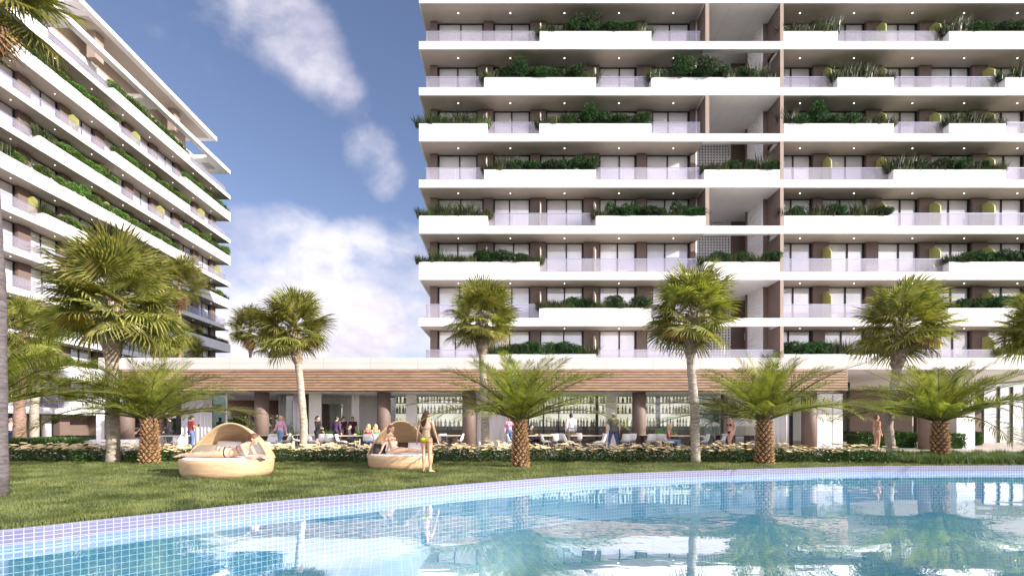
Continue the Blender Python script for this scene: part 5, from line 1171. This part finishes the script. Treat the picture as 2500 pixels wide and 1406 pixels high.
ph = MB().box(-0.035, 0.035, -0.005, 0.005, -0.07, 0.07).build('phone', BLACK); ph.location = (X(485, 23.1), 23.1, 1.27); ph.rotation_euler = (R(-30), 0, R(20)); tag(ph, 'dark phone held by the woman in the red t-shirt', 'phone')

# ------------------------------------------------------------------ sky, sun, camera
SUN = Vector((0.90, -0.38, 0.42)).normalized(); elv = math.asin(SUN.z); az = math.atan2(SUN.x, SUN.y)
w = bpy.data.worlds.new('World'); bpy.context.scene.world = w; w.use_nodes = True; nt = w.node_tree; bg = nt.nodes['Background']
sky = N(nt, 'ShaderNodeTexSky', sky_type='NISHITA'); sky.sun_disc = False; sky.sun_elevation = elv; sky.sun_rotation = az; sky.air_density = 1.0; sky.dust_density = 0.8; sky.ozone_density = 1.5
tc = N(nt, 'ShaderNodeTexCoord'); G = tc.outputs['Generated']
def math_(op, a, b=None, c=None, clamp=False):
    n = N(nt, 'ShaderNodeMath', operation=op); n.use_clamp = clamp
    for i, v in enumerate((a, b, c)):
        if v is None: continue
        if isinstance(v, (int, float)): n.inputs[i].default_value = v
        else: L(nt, v, n.inputs[i])
    return n.outputs[0]
sepn = N(nt, 'ShaderNodeSeparateXYZ'); L(nt, G, sepn.inputs[0])
mp = N(nt, 'ShaderNodeMapping'); mp.inputs['Scale'].default_value = (1, 1, 1.5); L(nt, G, mp.inputs[0])
n1 = N(nt, 'ShaderNodeTexNoise', i_Scale=5.5, i_Detail=10.0, i_Roughness=0.58, i_Distortion=0.25); L(nt, mp.outputs[0], n1.inputs[0])
n2 = N(nt, 'ShaderNodeTexNoise', i_Scale=7.0, i_Detail=6.0, i_Roughness=0.55); L(nt, mp.outputs[0], n2.inputs[0])
def dirpx(px, py): return Vector(((px-HX)/F, 1, (HY-py)/F)).normalized()
bias = None
for px, py, rad, st in [(560, -60, 5.5, .28), (620, -10, 5.5, .31), (680, 45, 5, .33), (735, 100, 4.5, .33), (780, 160, 4.2, .33), (820, 220, 3.5, .28), (862, 290, 3, .20), (900, 370, 4, .30), (930, 420, 3.5, .26),
                        (610, 590, 5, .42), (720, 590, 6, .46), (800, 640, 6, .46), (900, 640, 6, .40), (980, 650, 6, .36), (600, 740, 8, .52), (740, 770, 10, .60), (880, 790, 8, .54), (1000, 780, 6, .34)]:
    v = dirpx(px, py); dp = N(nt, 'ShaderNodeVectorMath', operation='DOT_PRODUCT'); L(nt, G, dp.inputs[0]); dp.inputs[1].default_value = v
    nm = N(nt, 'ShaderNodeVectorMath', operation='NORMALIZE'); L(nt, G, nm.inputs[0]); L(nt, nm.outputs[0], dp.inputs[0])
    mr = N(nt, 'ShaderNodeMapRange', interpolation_type='SMOOTHSTEP'); L(nt, dp.outputs['Value'], mr.inputs[0]); mr.inputs[1].default_value = math.cos(R(rad)); mr.inputs[2].default_value = 1.0; mr.inputs[3].default_value = 0; mr.inputs[4].default_value = st
    bias = mr.outputs[0] if bias is None else math_('MAXIMUM', bias, mr.outputs[0])
low = N(nt, 'ShaderNodeMapRange', interpolation_type='SMOOTHSTEP'); L(nt, sepn.outputs[2], low.inputs[0]); low.inputs[1].default_value = 0.42; low.inputs[2].default_value = 0.02; low.inputs[3].default_value = 0; low.inputs[4].default_value = 0.12
beh = N(nt, 'ShaderNodeMapRange', interpolation_type='SMOOTHSTEP'); L(nt, sepn.outputs[1], beh.inputs[0]); beh.inputs[1].default_value = 0.2; beh.inputs[2].default_value = -0.4; beh.inputs[3].default_value = 0; beh.inputs[4].default_value = 0.34  # unseen cloud cover added behind the camera to brighten shaded areas
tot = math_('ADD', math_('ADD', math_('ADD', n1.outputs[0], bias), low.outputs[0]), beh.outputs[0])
dens = N(nt, 'ShaderNodeMapRange', interpolation_type='SMOOTHSTEP'); L(nt, tot, dens.inputs[0]); dens.inputs[1].default_value = 0.60; dens.inputs[2].default_value = 1.14; dens.inputs[3].default_value = 0; dens.inputs[4].default_value = 1
shade = ramp(nt, n2.outputs[0], [(0.35, (0.64, 0.60, 0.72)), (0.60, (1.0, 0.94, 0.97))])
cloud = N(nt, 'ShaderNodeMixRGB', blend_type='MULTIPLY'); cloud.inputs[0].default_value = 1; L(nt, shade, cloud.inputs[1]); CL = 3.9; cloud.inputs[2].default_value = (CL, CL, CL, 1)
tint = N(nt, 'ShaderNodeMixRGB', blend_type='MULTIPLY'); tint.inputs[0].default_value = 1; L(nt, sky.outputs[0], tint.inputs[1]); tint.inputs[2].default_value = (0.56, 0.50, 0.545, 1)
bb = N(nt, 'ShaderNodeMapRange', interpolation_type='SMOOTHSTEP'); L(nt, sepn.outputs[1], bb.inputs[0]); bb.inputs[1].default_value = 0.15; bb.inputs[2].default_value = -0.35; bb.inputs[3].default_value = 1.0; bb.inputs[4].default_value = 2.7  # brightness added to the unseen clouds behind the camera as fill light
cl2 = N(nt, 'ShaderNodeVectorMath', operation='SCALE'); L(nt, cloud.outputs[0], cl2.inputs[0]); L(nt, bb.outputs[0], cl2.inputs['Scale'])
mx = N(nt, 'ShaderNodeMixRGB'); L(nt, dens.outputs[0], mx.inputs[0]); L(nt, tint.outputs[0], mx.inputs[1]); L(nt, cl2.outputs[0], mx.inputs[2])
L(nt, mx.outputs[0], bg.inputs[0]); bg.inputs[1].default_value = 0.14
sl = bpy.data.lights.new('sun', 'SUN'); sl.energy = 3.9; sl.angle = R(0.5); sl.color = (1.0, 0.93, 0.84); so = bpy.data.objects.new('sun', sl); link(so); so.rotation_euler = (-SUN).to_track_quat('-Z', 'Y').to_euler()
cam = bpy.data.cameras.new('camera'); cam.sensor_width = 36; cam.lens = F/2500*36; cam.shift_x = 0; cam.shift_y = (HY-703)/2500; cam.clip_end = 3000; cam.clip_start = 0.05
co = bpy.data.objects.new('camera', cam); link(co); co.location = (0, 0, E); co.rotation_euler = (R(90), 0, 0); bpy.context.scene.camera = co
sc_ = bpy.context.scene; sc_.view_settings.view_transform = 'Standard'; sc_.view_settings.look = 'None'; sc_.view_settings.exposure = 1.25; sc_.view_settings.gamma = 1
sc_.cycles.max_bounces = 7; sc_.cycles.transparent_max_bounces = 16; sc_.cycles.caustics_reflective = False; sc_.cycles.caustics_refractive = False
for o in bpy.data.objects:      # things alone in their group need no group
    pass
